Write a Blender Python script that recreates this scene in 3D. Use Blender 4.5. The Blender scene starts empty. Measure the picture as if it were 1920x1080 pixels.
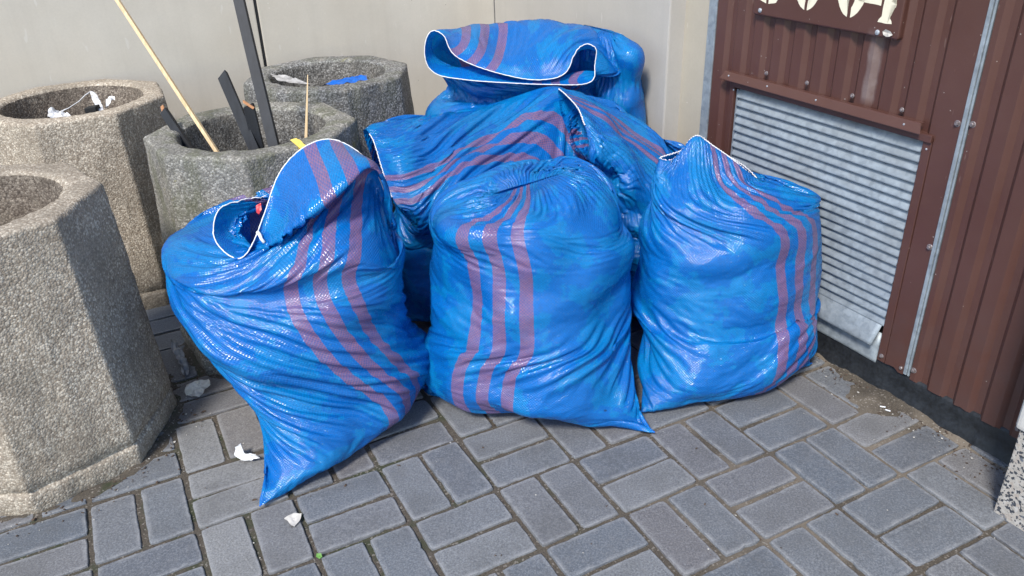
import bpy, bmesh, math, random
import numpy as np
from mathutils import Vector, Matrix, noise as mn

# ---------------------------------------------------------------- camera, sky, sun
sc = bpy.context.scene
col = sc.collection
R = math.radians
CAM_H = 1.2666
cd = bpy.data.cameras.new('camera'); cam = bpy.data.objects.new('camera', cd); col.objects.link(cam)
cam.location = (0, 0, CAM_H); cam.rotation_euler = (R(62.1476), R(1.7293), 0)
cd.sensor_width = 36; cd.lens = 28.477; cd.clip_start = .02; cd.clip_end = 500
sc.camera = cam
SUN = Vector((-.28, -.67, .80)).normalized()          # direction towards the sun
w = bpy.data.worlds.new('World'); sc.world = w; w.use_nodes = True
nt = w.node_tree; sky = nt.nodes.new('ShaderNodeTexSky'); sky.sky_type = 'NISHITA'; sky.sun_disc = False
sky.sun_elevation = math.asin(SUN.z); sky.sun_rotation = math.atan2(SUN.x, SUN.y)
sky.air_density = 1.0; sky.dust_density = .5; sky.ozone_density = 1.0
bg = nt.nodes['Background']; bg.inputs['Strength'].default_value = .15
nt.links.new(sky.outputs[0], bg.inputs[0])
sl = bpy.data.lights.new('sun', 'SUN'); sl.energy = 2.6; sl.angle = R(11); sl.color = (1, .95, .88)
so = bpy.data.objects.new('sun', sl); col.objects.link(so); so.location = (-3, -3, 6)
so.rotation_euler = SUN.to_track_quat('Z', 'Y').to_euler()
sc.view_settings.view_transform = 'Standard'; sc.view_settings.look = 'None'
sc.view_settings.gamma = 1; sc.view_settings.exposure = .84
sc.render.engine = 'CYCLES'; sc.cycles.max_bounces = 8

rng = random.Random(7); nrng = np.random.default_rng(5)

# ---------------------------------------------------------------- helpers
def tag(o, label=None, cat=None, group=None, kind=None):
    if label: o['label'] = label
    if cat: o['category'] = cat
    if group: o['group'] = group
    if kind: o['kind'] = kind
    return o
def empty(name, loc, label, cat, group=None):
    o = bpy.data.objects.new(name, None); col.objects.link(o); o.location = loc
    o.empty_display_size = .1
    return tag(o, label, cat, group)
def link(name, me, mat, parent=None, smooth=False):
    o = bpy.data.objects.new(name, me); col.objects.link(o)
    if mat: me.materials.append(mat)
    if smooth: me.shade_smooth()
    if parent:
        o.parent = parent; o.matrix_parent_inverse = Matrix.Translation(-Vector(parent.location))
    return o
def pyd(name, V, F, mat, parent=None, smooth=False):
    me = bpy.data.meshes.new(name); me.from_pydata([tuple(v) for v in V], [], F); me.update()
    return link(name, me, mat, parent, smooth)
def frombm(name, bm, mat, parent=None, smooth=False):
    me = bpy.data.meshes.new(name); bmesh.ops.recalc_face_normals(bm, faces=bm.faces[:]); bm.to_mesh(me); bm.free()
    return link(name, me, mat, parent, smooth)
def box(bm, o, ex, ey, ez, bev=0, seg=2):
    """box spanned by three edge vectors from corner o"""
    o, ex, ey, ez = map(Vector, (o, ex, ey, ez))
    vs = [bm.verts.new(o + ex*i + ey*j + ez*k) for k in (0, 1) for j in (0, 1) for i in (0, 1)]
    fs = [bm.faces.new([vs[i] for i in q]) for q in ((0,1,3,2),(4,6,7,5),(0,4,5,1),(2,3,7,6),(0,2,6,4),(1,5,7,3))]
    if bev:
        es = list({e for f in fs for e in f.edges})
        bmesh.ops.bevel(bm, geom=es, offset=bev, segments=seg, affect='EDGES', profile=.6)
def tube(bm, pts, r, n=8, closed=False, cap=True):
    pts = [Vector(p) for p in pts]; N = len(pts); rings = []; up = None
    for i, p in enumerate(pts):
        a = pts[(i-1) % N] if (i or closed) else p; b = pts[(i+1) % N] if (i < N-1 or closed) else p
        t = (b-a).normalized()
        if up is None: up = t.orthogonal().normalized()
        up = (up - t*up.dot(t)); up = up.normalized() if up.length > 1e-6 else t.orthogonal().normalized()
        s = t.cross(up); rr = r[i] if hasattr(r, '__len__') else r
        rings.append([bm.verts.new(p + up*(rr*math.cos(k*math.tau/n)) + s*(rr*math.sin(k*math.tau/n))) for k in range(n)])
    for i in range(N if closed else N-1):
        A, B = rings[i], rings[(i+1) % N]
        for k in range(n): bm.faces.new((A[k], A[(k+1) % n], B[(k+1) % n], B[k]))
    if cap and not closed:
        bm.faces.new(rings[0][::-1]); bm.faces.new(rings[-1])
def loft(bm, rings, closed=True, cap0=False, cap1=False):
    vs = [[bm.verts.new(p) for p in r] for r in rings]
    n = len(vs[0])
    for A, B in zip(vs, vs[1:]):
        for k in range(n if closed else n-1): bm.faces.new((A[k], A[(k+1) % n], B[(k+1) % n], B[k]))
    if cap0: bm.faces.new(vs[0][::-1])
    if cap1: bm.faces.new(vs[-1])

# ---------------------------------------------------------------- materials
class NT:
    def __init__(s, name):
        s.m = bpy.data.materials.new(name); s.m.use_nodes = True; s.t = s.m.node_tree
        s.b = s.t.nodes['Principled BSDF']; s.out = s.t.nodes['Material Output']
    def n(s, typ, **kw):
        x = s.t.nodes.new('ShaderNode' + typ)
        for k, v in kw.items():
            if k.startswith('i_'): x.inputs[k[2:]].default_value = v
            else: setattr(x, k, v)
        return x
    def l(s, a, b): s.t.links.new(a, b)
    def geo(s, which='Position'):
        return s.n('NewGeometry').outputs[which]
    def noise(s, scale, detail=3, rough=.5, vec=None, dist=0):
        x = s.n('TexNoise'); x.inputs['Scale'].default_value = scale; x.inputs['Detail'].default_value = detail
        x.inputs['Roughness'].default_value = rough; x.inputs['Distortion'].default_value = dist
        s.l(vec if vec else s.geo(), x.inputs['Vector']); return x
    def vor(s, scale, vec=None, feature='F1', rand=1):
        x = s.n('TexVoronoi', feature=feature); x.inputs['Scale'].default_value = scale
        x.inputs['Randomness'].default_value = rand
        s.l(vec if vec else s.geo(), x.inputs['Vector']); return x
    def ramp(s, fac, stops, interp='LINEAR'):
        x = s.n('ValToRGB'); e = x.color_ramp.elements; x.color_ramp.interpolation = interp
        while len(e) < len(stops): e.new(.5)
        for el, (p, c) in zip(e, stops):
            el.position = p; el.color = (*c, 1) if len(c) == 3 else c
        s.l(fac, x.inputs[0]); return x.outputs[0]
    def mix(s, fac, a, b, blend='MIX'):
        x = s.n('Mix', data_type='RGBA', blend_type=blend)
        for v, i in ((fac, 0), (a, 6), (b, 7)):
            if isinstance(v, (int, float)): x.inputs[i].default_value = v
            elif isinstance(v, tuple): x.inputs[i].default_value = (*v, 1)
            else: s.l(v, x.inputs[i])
        return x.outputs[2]
    def math(s, op, a, b=None, c=None, clamp=False):
        x = s.n('Math', operation=op, use_clamp=clamp)
        for i, v in enumerate((a, b, c)):
            if v is None: continue
            if isinstance(v, (int, float)): x.inputs[i].default_value = v
            else: s.l(v, x.inputs[i])
        return x.outputs[0]
    def mapr(s, v, a, b, c=0., d=1.):
        x = s.n('MapRange'); s.l(v, x.inputs[0])
        for i, q in zip((1, 2, 3, 4), (a, b, c, d)): x.inputs[i].default_value = q
        return x.outputs[0]
    def bump(s, h, strength=.5, dist=.002, prev=None):
        x = s.n('Bump'); x.inputs['Strength'].default_value = strength; x.inputs['Distance'].default_value = dist
        s.l(h, x.inputs['Height'])
        if prev: s.l(prev, x.inputs['Normal'])
        return x.outputs[0]
    def fin(s, color=None, rough=.6, normal=None, metal=0, spec=.5):
        for k, v in (('Base Color', color), ('Roughness', rough), ('Normal', normal)):
            if v is None: continue
            i = s.b.inputs[k]
            if isinstance(v, (int, float)): i.default_value = v
            elif isinstance(v, tuple): i.default_value = (*v, 1)
            else: s.l(v, i)
        s.b.inputs['Metallic'].default_value = metal; s.b.inputs['Specular IOR Level'].default_value = spec
        return s.m

def m_plain(name, c, rough=.6, metal=0, var=.25, scale=30):
    t = NT(name); n = t.noise(scale, 5, .6)
    c2 = tuple(x*(1-var) for x in c); c3 = tuple(min(1, x*(1+var)) for x in c)
    return t.fin(t.ramp(n.outputs[0], [(.3, c2), (.7, c3)]), rough, t.bump(n.outputs[0], .15, .001), metal)

def m_aggregate(name, lo, mid, hi, moss=.0, rim=False):
    """washed pebble concrete: small rounded stones in a sandy bed"""
    t = NT(name)
    warp = t.noise(40, 2); 
    v1 = t.vor(215); v2 = t.vor(100); 
    cellc = t.n('SeparateColor'); t.l(v1.outputs['Color'], cellc.inputs[0])
    c = t.ramp(cellc.outputs[0], [(0, lo), (.35, mid), (.75, hi), (1, tuple(min(.75, x*1.5) for x in hi))])
    gap = t.mapr(v1.outputs['Distance'], .45, .75)
    c = t.mix(t.math('MULTIPLY', gap, .55), c, tuple(x*.6 for x in lo))
    big = t.n('SeparateColor'); t.l(v2.outputs['Color'], big.inputs[0])
    isbig = t.math('MULTIPLY', t.math('GREATER_THAN', big.outputs[1], .8), t.mapr(v2.outputs['Distance'], .42, .30))
    c = t.mix(isbig, c, t.ramp(big.outputs[0], [(0, lo), (.5, mid), (1, tuple(min(.8, x*1.25) for x in hi))]))
    st = t.noise(3.6, 6, .68); st2 = t.noise(17, 4, .6)
    c = t.mix(t.mapr(st.outputs[0], .46, .66, 0, .62), c, tuple(x*.45 for x in mid), 'MIX')
    c = t.mix(t.mapr(st2.outputs[0], .55, .75, 0, .35), c, (.30, .26, .20))
    if moss:
        mm = t.n('Mapping'); mm.inputs['Scale'].default_value = (14, 14, 4.5); t.l(t.geo(), mm.inputs[0]); ms = t.noise(1, 6, .7, mm.outputs[0]); z = t.n('SeparateXYZ'); t.l(t.geo(), z.inputs[0])
        mf = t.math('MULTIPLY', t.mapr(ms.outputs[0], .46, .60, 0, moss), t.mapr(z.outputs[2], .1, .5, .3, 1))
        c = t.mix(mf, c, (.085, .09, .045))
        yl = t.noise(23, 3, .6); c = t.mix(t.mapr(yl.outputs[0], .68, .74, 0, moss), c, (.26, .23, .04))
    h = t.math('ADD', t.math('SUBTRACT', 1, t.mapr(v1.outputs['Distance'], 0, .8)), t.math('MULTIPLY', isbig, .6))
    nn = t.noise(420, 2)
    b = t.bump(h, .55, .0020); b = t.bump(nn.outputs[0], .12, .001, b)
    return t.fin(c, t.mapr(st.outputs[0], .3, .7, .7, .92), b)

M = {}
M['agg_warm'] = m_aggregate('washed_concrete_warm', (.25,.20,.148), (.36,.30,.23), (.45,.395,.315))
M['agg_grey'] = m_aggregate('washed_concrete_grey', (.13,.122,.105), (.215,.205,.18), (.32,.305,.27), .6)
M['agg_dark'] = m_aggregate('washed_concrete_dark', (.068,.066,.062), (.16,.156,.148), (.285,.28,.268), .35)
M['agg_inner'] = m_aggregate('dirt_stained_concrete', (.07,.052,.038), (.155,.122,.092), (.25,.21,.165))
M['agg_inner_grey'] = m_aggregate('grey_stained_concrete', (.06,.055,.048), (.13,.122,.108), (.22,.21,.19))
M['soil'] = m_aggregate('planter_dirt', (.03,.02,.015), (.09,.065,.045), (.2,.15,.11))

def m_concrete(name, base, warm):
    t = NT(name)
    a = t.noise(1.6, 6, .6); b = t.noise(7, 6, .65); f = t.noise(160, 4, .7); s = t.n('Mapping')
    s.inputs['Scale'].default_value = (16, 16, .8); t.l(t.geo(), s.inputs[0]); st = t.noise(1, 4, .6, s.outputs[0])
    c = t.mix(t.mapr(a.outputs[0], .35, .65), base, warm)
    c = t.mix(t.mapr(b.outputs[0], .35, .7, 0, .30), c, tuple(x*.72 for x in base))
    c = t.mix(t.mapr(st.outputs[0], .5, .75, 0, .22), c, tuple(x*.7 for x in warm))
    c = t.mix(t.mapr(f.outputs[0], .3, .7, 0, .18), c, tuple(x*.6 for x in base))
    sp = t.vor(38); sc_ = t.n('SeparateColor'); t.l(sp.outputs['Color'], sc_.inputs[0])
    spot = t.math('MULTIPLY', t.math('GREATER_THAN', sc_.outputs[0], .93), t.math('LESS_THAN', sp.outputs['Distance'], .075))
    c = t.mix(t.math('MULTIPLY', spot, .6), c, t.ramp(sc_.outputs[1], [(0, (.7,.68,.64)), (.6, (.7,.68,.64)), (.61, (.1,.09,.08))], 'CONSTANT'))
    # thin random scratches
    sm = t.n('Mapping'); sm.inputs['Rotation'].default_value = (.3, .5, .9); sm.inputs['Scale'].default_value = (5, 60, 9)
    t.l(t.geo(), sm.inputs[0]); sv = t.noise(1.3, 2, .4, sm.outputs[0]); 
    c = t.mix(t.mapr(sv.outputs[0], .735, .76, 0, .35), c, (.62,.60,.56))
    return t.fin(c, .62, t.bump(f.outputs[0], .12, .0012, t.bump(b.outputs[0], .15, .003)))
M['wall'] = m_concrete('beige_concrete', (.56,.522,.45), (.52,.468,.385))
M['wall_light'] = m_concrete('pale_concrete', (.45,.423,.38), (.43,.40,.352))
M['wall_tan'] = m_concrete('tan_plaster', (.43,.39,.315), (.40,.355,.28))
M['seal'] = m_plain('black_sealant', (.012,.012,.013), .5)

def m_brown():
    t = NT('brown_coated_steel')
    a = t.noise(3, 5, .6); f = t.noise(600, 2, .6)
    c = t.mix(t.mapr(a.outputs[0], .35, .65), (.078,.032,.024), (.093,.042,.033))
    c = t.mix(t.mapr(f.outputs[0], .4, .6, 0, .25), c, (.06,.024,.017))
    z = t.n('SeparateXYZ'); t.l(t.geo(), z.inputs[0])
    dm = t.noise(14, 5, .7)
    c = t.mix(t.math('MULTIPLY', t.mapr(z.outputs[2], .5, .05, 0, .5), t.mapr(dm.outputs[0], .35, .65)), c, (.07,.042,.04))
    sp = t.vor(75); k = t.n('SeparateColor'); t.l(sp.outputs['Color'], k.inputs[0])
    spot = t.math('MULTIPLY', t.math('GREATER_THAN', k.outputs[0], .90), t.math('LESS_THAN', sp.outputs['Distance'], .09))
    c = t.mix(t.math('MULTIPLY', spot, .85), c, (.42,.38,.35))
    # pale drip stain below the right rivet of the number plate
    dv = t.n('VectorMath', operation='DOT_PRODUCT'); t.l(t.geo(), dv.inputs[0]); dv.inputs[1].default_value = (.488, -.8728, 0)
    wv = t.noise(26, 3, .5); sx_ = t.math('ADD', t.math('SUBTRACT', dv.outputs['Value'], .488*.838 - .8728*1.946 + .004), t.math('MULTIPLY', t.math('SUBTRACT', wv.outputs[0], .5), .012))
    dr = t.math('MULTIPLY', t.mapr(t.math('ABSOLUTE', sx_), .018, .011), t.math('MULTIPLY', t.mapr(z.outputs[2], .715, .735), t.mapr(z.outputs[2], .90, .85)))
    c = t.mix(t.math('MULTIPLY', dr, t.mapr(dm.outputs[0], .3, .6, .25, .75)), c, (.20,.155,.145))
    sm = t.n('Mapping'); sm.inputs['Rotation'].default_value = (.4, .2, .6); sm.inputs['Scale'].default_value = (14, 90, 14)
    t.l(t.geo(), sm.inputs[0]); sv = t.noise(1.2, 2, .4, sm.outputs[0])
    c = t.mix(t.mapr(sv.outputs[0], .74, .77, 0, .35), c, (.25,.18,.15))
    return t.fin(c, t.mapr(dm.outputs[0], .3, .7, .34, .55), t.bump(f.outputs[0], .06, .0005), 0, .5)
M['brown'] = m_brown()
def m_galv(name, c1, c2, rough=.45):
    t = NT(name); v = t.vor(70); k = t.n('SeparateColor'); t.l(v.outputs['Color'], k.inputs[0]); n = t.noise(45, 5, .65)
    n2 = t.noise(9, 4, .6)
    c = t.mix(k.outputs[0], c1, c2); c = t.mix(t.mapr(n.outputs[0], .4, .7, 0, .6), c, tuple(x*1.35 for x in c2))
    c = t.mix(t.mapr(n2.outputs[0], .45, .75, 0, .45), c, (.20,.20,.195))
    return t.fin(c, t.mapr(n.outputs[0], .3, .7, rough-.08, rough+.15), t.bump(n.outputs[0], .1, .001), .35, .5)
M['galv'] = m_galv('galvanised_steel', (.22,.255,.285), (.30,.34,.37))
M['bolt'] = m_plain('dull_bolt', (.22,.19,.19), .4, .4, .4, 300)
M['bolt_bright'] = m_plain('zinc_bolt', (.42,.45,.48), .4, .4, .3, 300)
M['bitumen'] = m_plain('black_bitumen', (.010,.012,.015), .55, 0, .6, 110)
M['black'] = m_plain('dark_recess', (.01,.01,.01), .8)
M['cream'] = m_plain('cream_paint', (.74,.69,.53), .5, 0, .06, 40)
M['white'] = m_plain('white_plastic_film', (.66,.66,.66), .4, 0, .08, 60)
M['paper'] = m_plain('crumpled_paper', (.50,.47,.42), .8, 0, .12, 60)
M['grey_rag'] = m_plain('grey_rag', (.34,.33,.32), .85, 0, .4, 40)
M['thread'] = m_plain('white_thread', (.78,.78,.77), .6, 0, .06, 400)
M['yellow'] = m_plain('yellow_strap', (.72,.55,.12), .45, 0, .12, 60)
M['grit_dark'] = m_plain('brown_grit', (.07,.045,.03), .9, 0, .6, 120)
M['grit_pale'] = m_plain('pale_grit', (.42,.40,.36), .8, 0, .3, 120)
M['red'] = m_plain('red_scrap', (.5,.02,.03), .4)
M['leaf'] = m_plain('weed_green', (.08,.2,.03), .6)
def m_wood(name, a, b, sx):
    t = NT(name); mp = t.n('Mapping'); t.l(t.n('TexCoord').outputs['Object'], mp.inputs[0]); mp.inputs['Scale'].default_value = sx
    n = t.noise(1, 4, .6, mp.outputs[0]); return t.fin(t.ramp(n.outputs[0], [(.3, a), (.7, b)]), .6, t.bump(n.outputs[0], .3, .001))
M['pine'] = m_wood('pale_pine', (.55,.38,.19), (.74,.56,.34), (160,160,6))
M['raw'] = m_wood('broken_wood', (.42,.17,.07), (.6,.32,.16), (160,160,160))
M['blackwood'] = m_wood('black_painted_wood', (.005,.006,.009), (.014,.016,.021), (90,90,5))

def m_granite():
    t = NT('speckled_granite'); v = t.vor(150); k = t.n('SeparateColor'); t.l(v.outputs['Color'], k.inputs[0]); n = t.noise(60, 3, .6)
    n2 = t.noise(150, 2, .5)
    c = t.ramp(k.outputs[0], [(0, (.34,.315,.28)), (.4, (.42,.39,.35)), (.75, (.36,.31,.265)), (1, (.46,.44,.41))])
    c = t.mix(t.mapr(n2.outputs[0], .54, .58), c, (.045,.05,.06)); c = t.mix(t.mapr(n.outputs[0], .62, .66), c, (.12,.13,.15))
    return t.fin(c, .4)
M['granite'] = m_granite()
M['pale_stone'] = m_concrete('pale_plaster', (.55,.53,.5), (.5,.47,.43))

def m_paver():
    t = NT('grey_concrete_paver'); at = t.n('Attribute', attribute_name='tone'); tone = t.n('SeparateColor'); t.l(at.outputs['Color'], tone.inputs[0])
    f = t.noise(230, 5, .8); g = t.noise(28, 6, .7); h = t.noise(6, 4, .6); v = t.vor(420); k = t.n('SeparateColor'); t.l(v.outputs['Color'], k.inputs[0])
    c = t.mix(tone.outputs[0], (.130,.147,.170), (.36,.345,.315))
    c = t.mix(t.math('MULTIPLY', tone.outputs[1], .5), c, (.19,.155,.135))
    c = t.mix(t.mapr(f.outputs[0], .36, .60, .62, 0), c, (.040,.043,.050)); c = t.mix(t.mapr(f.outputs[0], .52, .68, 0, .5), c, (.27,.28,.29))
    c = t.mix(t.math('MULTIPLY', t.math('GREATER_THAN', k.outputs[0], .90), .22), c, (.28,.28,.28))
    c = t.mix(t.mapr(g.outputs[0], .5, .75, 0, .5), c, (.165,.165,.17))
    c = t.mix(t.mapr(h.outputs[0], .45, .7, 0, .4), c, (.075,.073,.070))
    e = t.n('Attribute', attribute_name='edge'); 
    en = t.math('MULTIPLY', e.outputs['Fac'], t.mapr(g.outputs[0], .35, .6, 0, 1))
    c = t.mix(t.math('MULTIPLY', en, .6), c, (.31,.31,.31))
    # sand dust lying in worn hollows near the wall
    b = t.bump(f.outputs[0], .7, .0020, t.bump(g.outputs[0], .25, .003))
    return t.fin(c, .78, b)
M['paver'] = m_paver()
def m_sand():
    t = NT('joint_sand'); f = t.noise(300, 4, .8); g = t.noise(9, 5, .65); h = t.noise(3.1, 4, .6); v = t.vor(260); k = t.n('SeparateColor'); t.l(v.outputs['Color'], k.inputs[0])
    x = t.n('SeparateXYZ'); t.l(t.geo(), x.inputs[0])
    c = t.mix(t.mapr(f.outputs[0], .35, .65), (.042,.034,.026), (.125,.104,.078))
    c = t.mix(t.math('MULTIPLY', t.mapr(h.outputs[0], .45, .6), t.mapr(x.outputs[0], 0, .5, 0, .8)), c, (.21,.175,.135))
    c = t.mix(t.math('MULTIPLY', t.mapr(g.outputs[0], .5, .62, 0, .85), t.mapr(x.outputs[0], .25, -.3)), c, (.035,.045,.018))
    c = t.mix(t.math('MULTIPLY', t.math('GREATER_THAN', k.outputs[0], .93), .5), c, (.30,.27,.23))
    return t.fin(c, .95, t.bump(f.outputs[0], .8, .003))
M['sand'] = m_sand()

# ---------------------------------------------------------------- the setting: paving and ground
GA = R(27.717); GO = Vector((-.723, 1.312, 0)); EA = Vector((math.cos(GA), math.sin(GA), 0)); EB = Vector((math.sin(GA), -math.cos(GA), 0)); PIT = .208
DA = Vector((.838, 1.946, 0)); DU = Vector((.488, -.8728, 0)).normalized(); DN = Vector((-.8728, -.488, 0)).normalized()
def D(s, z, n=0.): return DA + DU*s + DN*n + Vector((0, 0, z))

def sand_height(p):
    h = -.0058 + .0022*mn.noise(p*38) + .0025*mn.noise(p*9)
    d = (p - DA).dot(DN); s = (p - DA).dot(DU)
    nz = .5 + .5*mn.fractal(p*13, .8, 2, 4)
    h += .0115*math.exp(-(d/.024)**2) * (.4 + .9*nz)                                  # dirt washed up along the plinth
    h += .0150*math.exp(-((s-.235)/.075)**2 - ((d-.055)/.06)**2) * (.25 + 1.1*nz)       # the pile by the gate
    h += .0110*math.exp(-((p.x+.99)/.09)**2-((p.y-1.95)/.18)**2) * nz
    for cx, cy, rx in ((-1.22, 1.655, .30), (-.721, 2.18, .30)):
        q = abs(math.hypot(p.x-cx, p.y-cy) - rx); h += .0105*math.exp(-(q/.025)**2)*(.3+1.1*nz)
    return min(h, .012)
def build_ground():
    X0, X1, Y0, Y1, st = -1.7, 1.45, .85, 3.75, .010
    nx, ny = int((X1-X0)/st), int((Y1-Y0)/st); V = []; F = []
    for j in range(ny+1):
        for i in range(nx+1):
            p = Vector((X0+i*st, Y0+j*st, 0)); p.z = sand_height(p); V.append(p)
    for j in range(ny):
        for i in range(nx):
            a = j*(nx+1)+i; F.append((a, a+1, a+nx+2, a+nx+1))
    # apron out to the horizon
    b = len(V); S = 60; zz = -.0065
    V += [Vector((X0,Y0,zz)), Vector((X1,Y0,zz)), Vector((X1,Y1,zz)), Vector((X0,Y1,zz)), Vector((-S,-S,zz)), Vector((S,-S,zz)), Vector((S,S,zz)), Vector((-S,S,zz))]
    for q in range(4): F.append((b+q, b+4+q, b+4+(q+1) % 4, b+(q+1) % 4))
    return tag(pyd('ground', V, F, M['sand'], None, True), 'sandy joint dirt showing between the grey pavers', 'ground', None, 'structure')
build_ground()

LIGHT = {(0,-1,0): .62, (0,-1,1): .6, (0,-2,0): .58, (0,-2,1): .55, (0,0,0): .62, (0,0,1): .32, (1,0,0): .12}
def build_paving():
    V = []; F = []; tone = []; edge = []
    for i in range(-14, 16):
        for j in range(-14, 14):
            along_a = (i+j) % 2 != 0
            for h in (0, 1):
                g = .0052 + rng.uniform(-.0012, .0014)
                if along_a: a0, a1, b0, b1 = i, i+1, j+.5*h, j+.5*h+.5
                else: a0, a1, b0, b1 = i+.5*h, i+.5*h+.5, j, j+1
                c = GO + EA*((a0+a1)/2*PIT) + EB*((b0+b1)/2*PIT)
                if c.y < -1.5 or (c-DA).dot(DN) < -.15 or c.y > 4.2 or c.y < .2 and abs(c.x) > 3: continue
                if c.x > 1.35 or c.x < -3: continue
                hx, hy = (a1-a0)/2*PIT-g, (b1-b0)/2*PIT-g
                ang = rng.gauss(0, .012); ca, sa = math.cos(ang), math.sin(ang)
                dz = rng.gauss(0, .0012); tx, ty = rng.gauss(0, .006), rng.gauss(0, .006)
                ox, oy = rng.gauss(0, .0012), rng.gauss(0, .0012)
                near = .7 < c.y < 3 and abs(c.x) < 1.4
                stp = .012 if near else .05
                nA, nB = max(2, int(2*hx/stp)), max(2, int(2*hy/stp))
                r = .006; out = []
                for k in range(nA+1): out.append((-hx + 2*hx*k/nA, -hy))
                for k in range(1, nB+1): out.append((hx, -hy + 2*hy*k/nB))
                for k in range(1, nA+1): out.append((hx - 2*hx*k/nA, hy))
                for k in range(1, nB): out.append((-hx, hy - 2*hy*k/nB))
                n = len(out); base = len(V); seed = Vector((i*3.7+h*1.3, j*5.1, 9))
                rings = []
                for inset, z in ((0, -.022), (0, -.0032), (.0009, -.0009), (.0028, 0), (.012, .0002)):
                    for (x, y) in out:
                        q = seed + Vector((x, y, 0))*70; wob = (mn.noise(q)*.0016 + mn.noise(q*.3)*.0012) * (1 if inset < .01 else .3)
                        chip = max(0, mn.noise(q*.45 + Vector((5, 5, 5))) - .42)*.012 if inset < .01 else 0
                        kx, ky = x/hx, y/hy; e = max(abs(kx), abs(ky))
                        # round the corner and inset
                        xx, yy = x, y
                        cxn, cyn = hx - abs(x), hy - abs(y)
                        if cxn < r and cyn < r:
                            L = math.hypot(r-cxn, r-cyn)
                            if L > r: xx = math.copysign(hx - r + (r-cxn)*r/L, x); yy = math.copysign(hy - r + (r-cyn)*r/L, y)
                        L = 1
                        xx -= math.copysign(min(abs(xx), inset + wob + chip), xx) if abs(kx) > .999 or (cxn < r) else 0
                        yy -= math.copysign(min(abs(yy), inset + wob + chip), yy) if abs(ky) > .999 or (cyn < r) else 0
                        if inset and not (abs(kx) > .999 or cxn < r): xx *= 1 - inset*.2/hx
                        px, py = xx*ca - yy*sa + ox, xx*sa + yy*ca + oy
                        p = c + EA*px + EB*py; p.z = z + dz + tx*px + ty*py + (.0007*mn.noise(q*.6) if z > -.004 else 0)
                        V.append(p); edge.append(1. if .001 < inset < .006 else (.6 if z > -.01 and inset == 0 else 0.))
                F.append(tuple(range(base+4*n, base+5*n)))
                for q in range(4):
                    for k in range(n):
                        F.append((base+q*n+k, base+q*n+(k+1) % n, base+(q+1)*n+(k+1) % n, base+(q+1)*n+k))
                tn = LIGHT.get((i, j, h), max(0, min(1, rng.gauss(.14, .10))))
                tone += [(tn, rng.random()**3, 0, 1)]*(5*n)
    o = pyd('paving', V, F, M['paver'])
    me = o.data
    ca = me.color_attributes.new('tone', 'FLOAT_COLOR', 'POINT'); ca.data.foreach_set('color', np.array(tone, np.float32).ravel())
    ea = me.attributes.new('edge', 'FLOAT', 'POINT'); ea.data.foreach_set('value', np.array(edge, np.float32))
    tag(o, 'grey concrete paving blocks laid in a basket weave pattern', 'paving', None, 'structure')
build_paving()

# ---------------------------------------------------------------- concrete walls
WK = Vector((-.0925, 3.63, 0)); WL = Vector((-.8728, -.488, 0)).normalized(); WN = Vector((.488, -.8728, 0)).normalized()
wl = empty('concrete_wall', WK + WL*1.2, 'beige smooth concrete wall of two panels behind the planters', 'wall')
JS = .998   # joint position from the corner
for s0, s1 in ((0, JS-.0055), (JS+.0055, JS+2.6)):
    bm = bmesh.new(); box(bm, WK + WL*s0 - WN*.16, WL*(s1-s0), WN*.16, (0, 0, 3.0), .004)
    frombm('wall_panel', bm, M['wall'], wl)
bm = bmesh.new(); box(bm, WK + WL*(JS-.005) - WN*.15, WL*.010, WN*.146, (0, 0, 3.0))
frombm('joint_seal', bm, M['seal'], wl)
WE = Vector((.456, 2.512, 0)); RL = (WE - WK); rl = RL.length; RU = RL.normalized(); RN = Vector((RU.y, -RU.x, 0)); RN = RN if RN.x < 0 else -RN
wr = empty('concrete_pier', WK + RU*.6, 'pale smooth concrete return wall between the corner and the brown gate', 'wall')
bm = bmesh.new(); box(bm, WK + RU*.0 - RN*.30 + WN*.002, RU*rl, RN*.30, (0, 0, 3.0), .005); frombm('wall_panel', bm, M['wall_light'], wr)
# tan jamb between the panel end and the gate
jb = Vector(D(-.572, 0, 0)); p0 = D(-.735, 0, -.16)
bm = bmesh.new(); box(bm, p0, DU*(.735-.572), DN*.16, (0, 0, 3.0), .003); frombm('door_jamb', bm, M['wall_tan'], wr)

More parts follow.
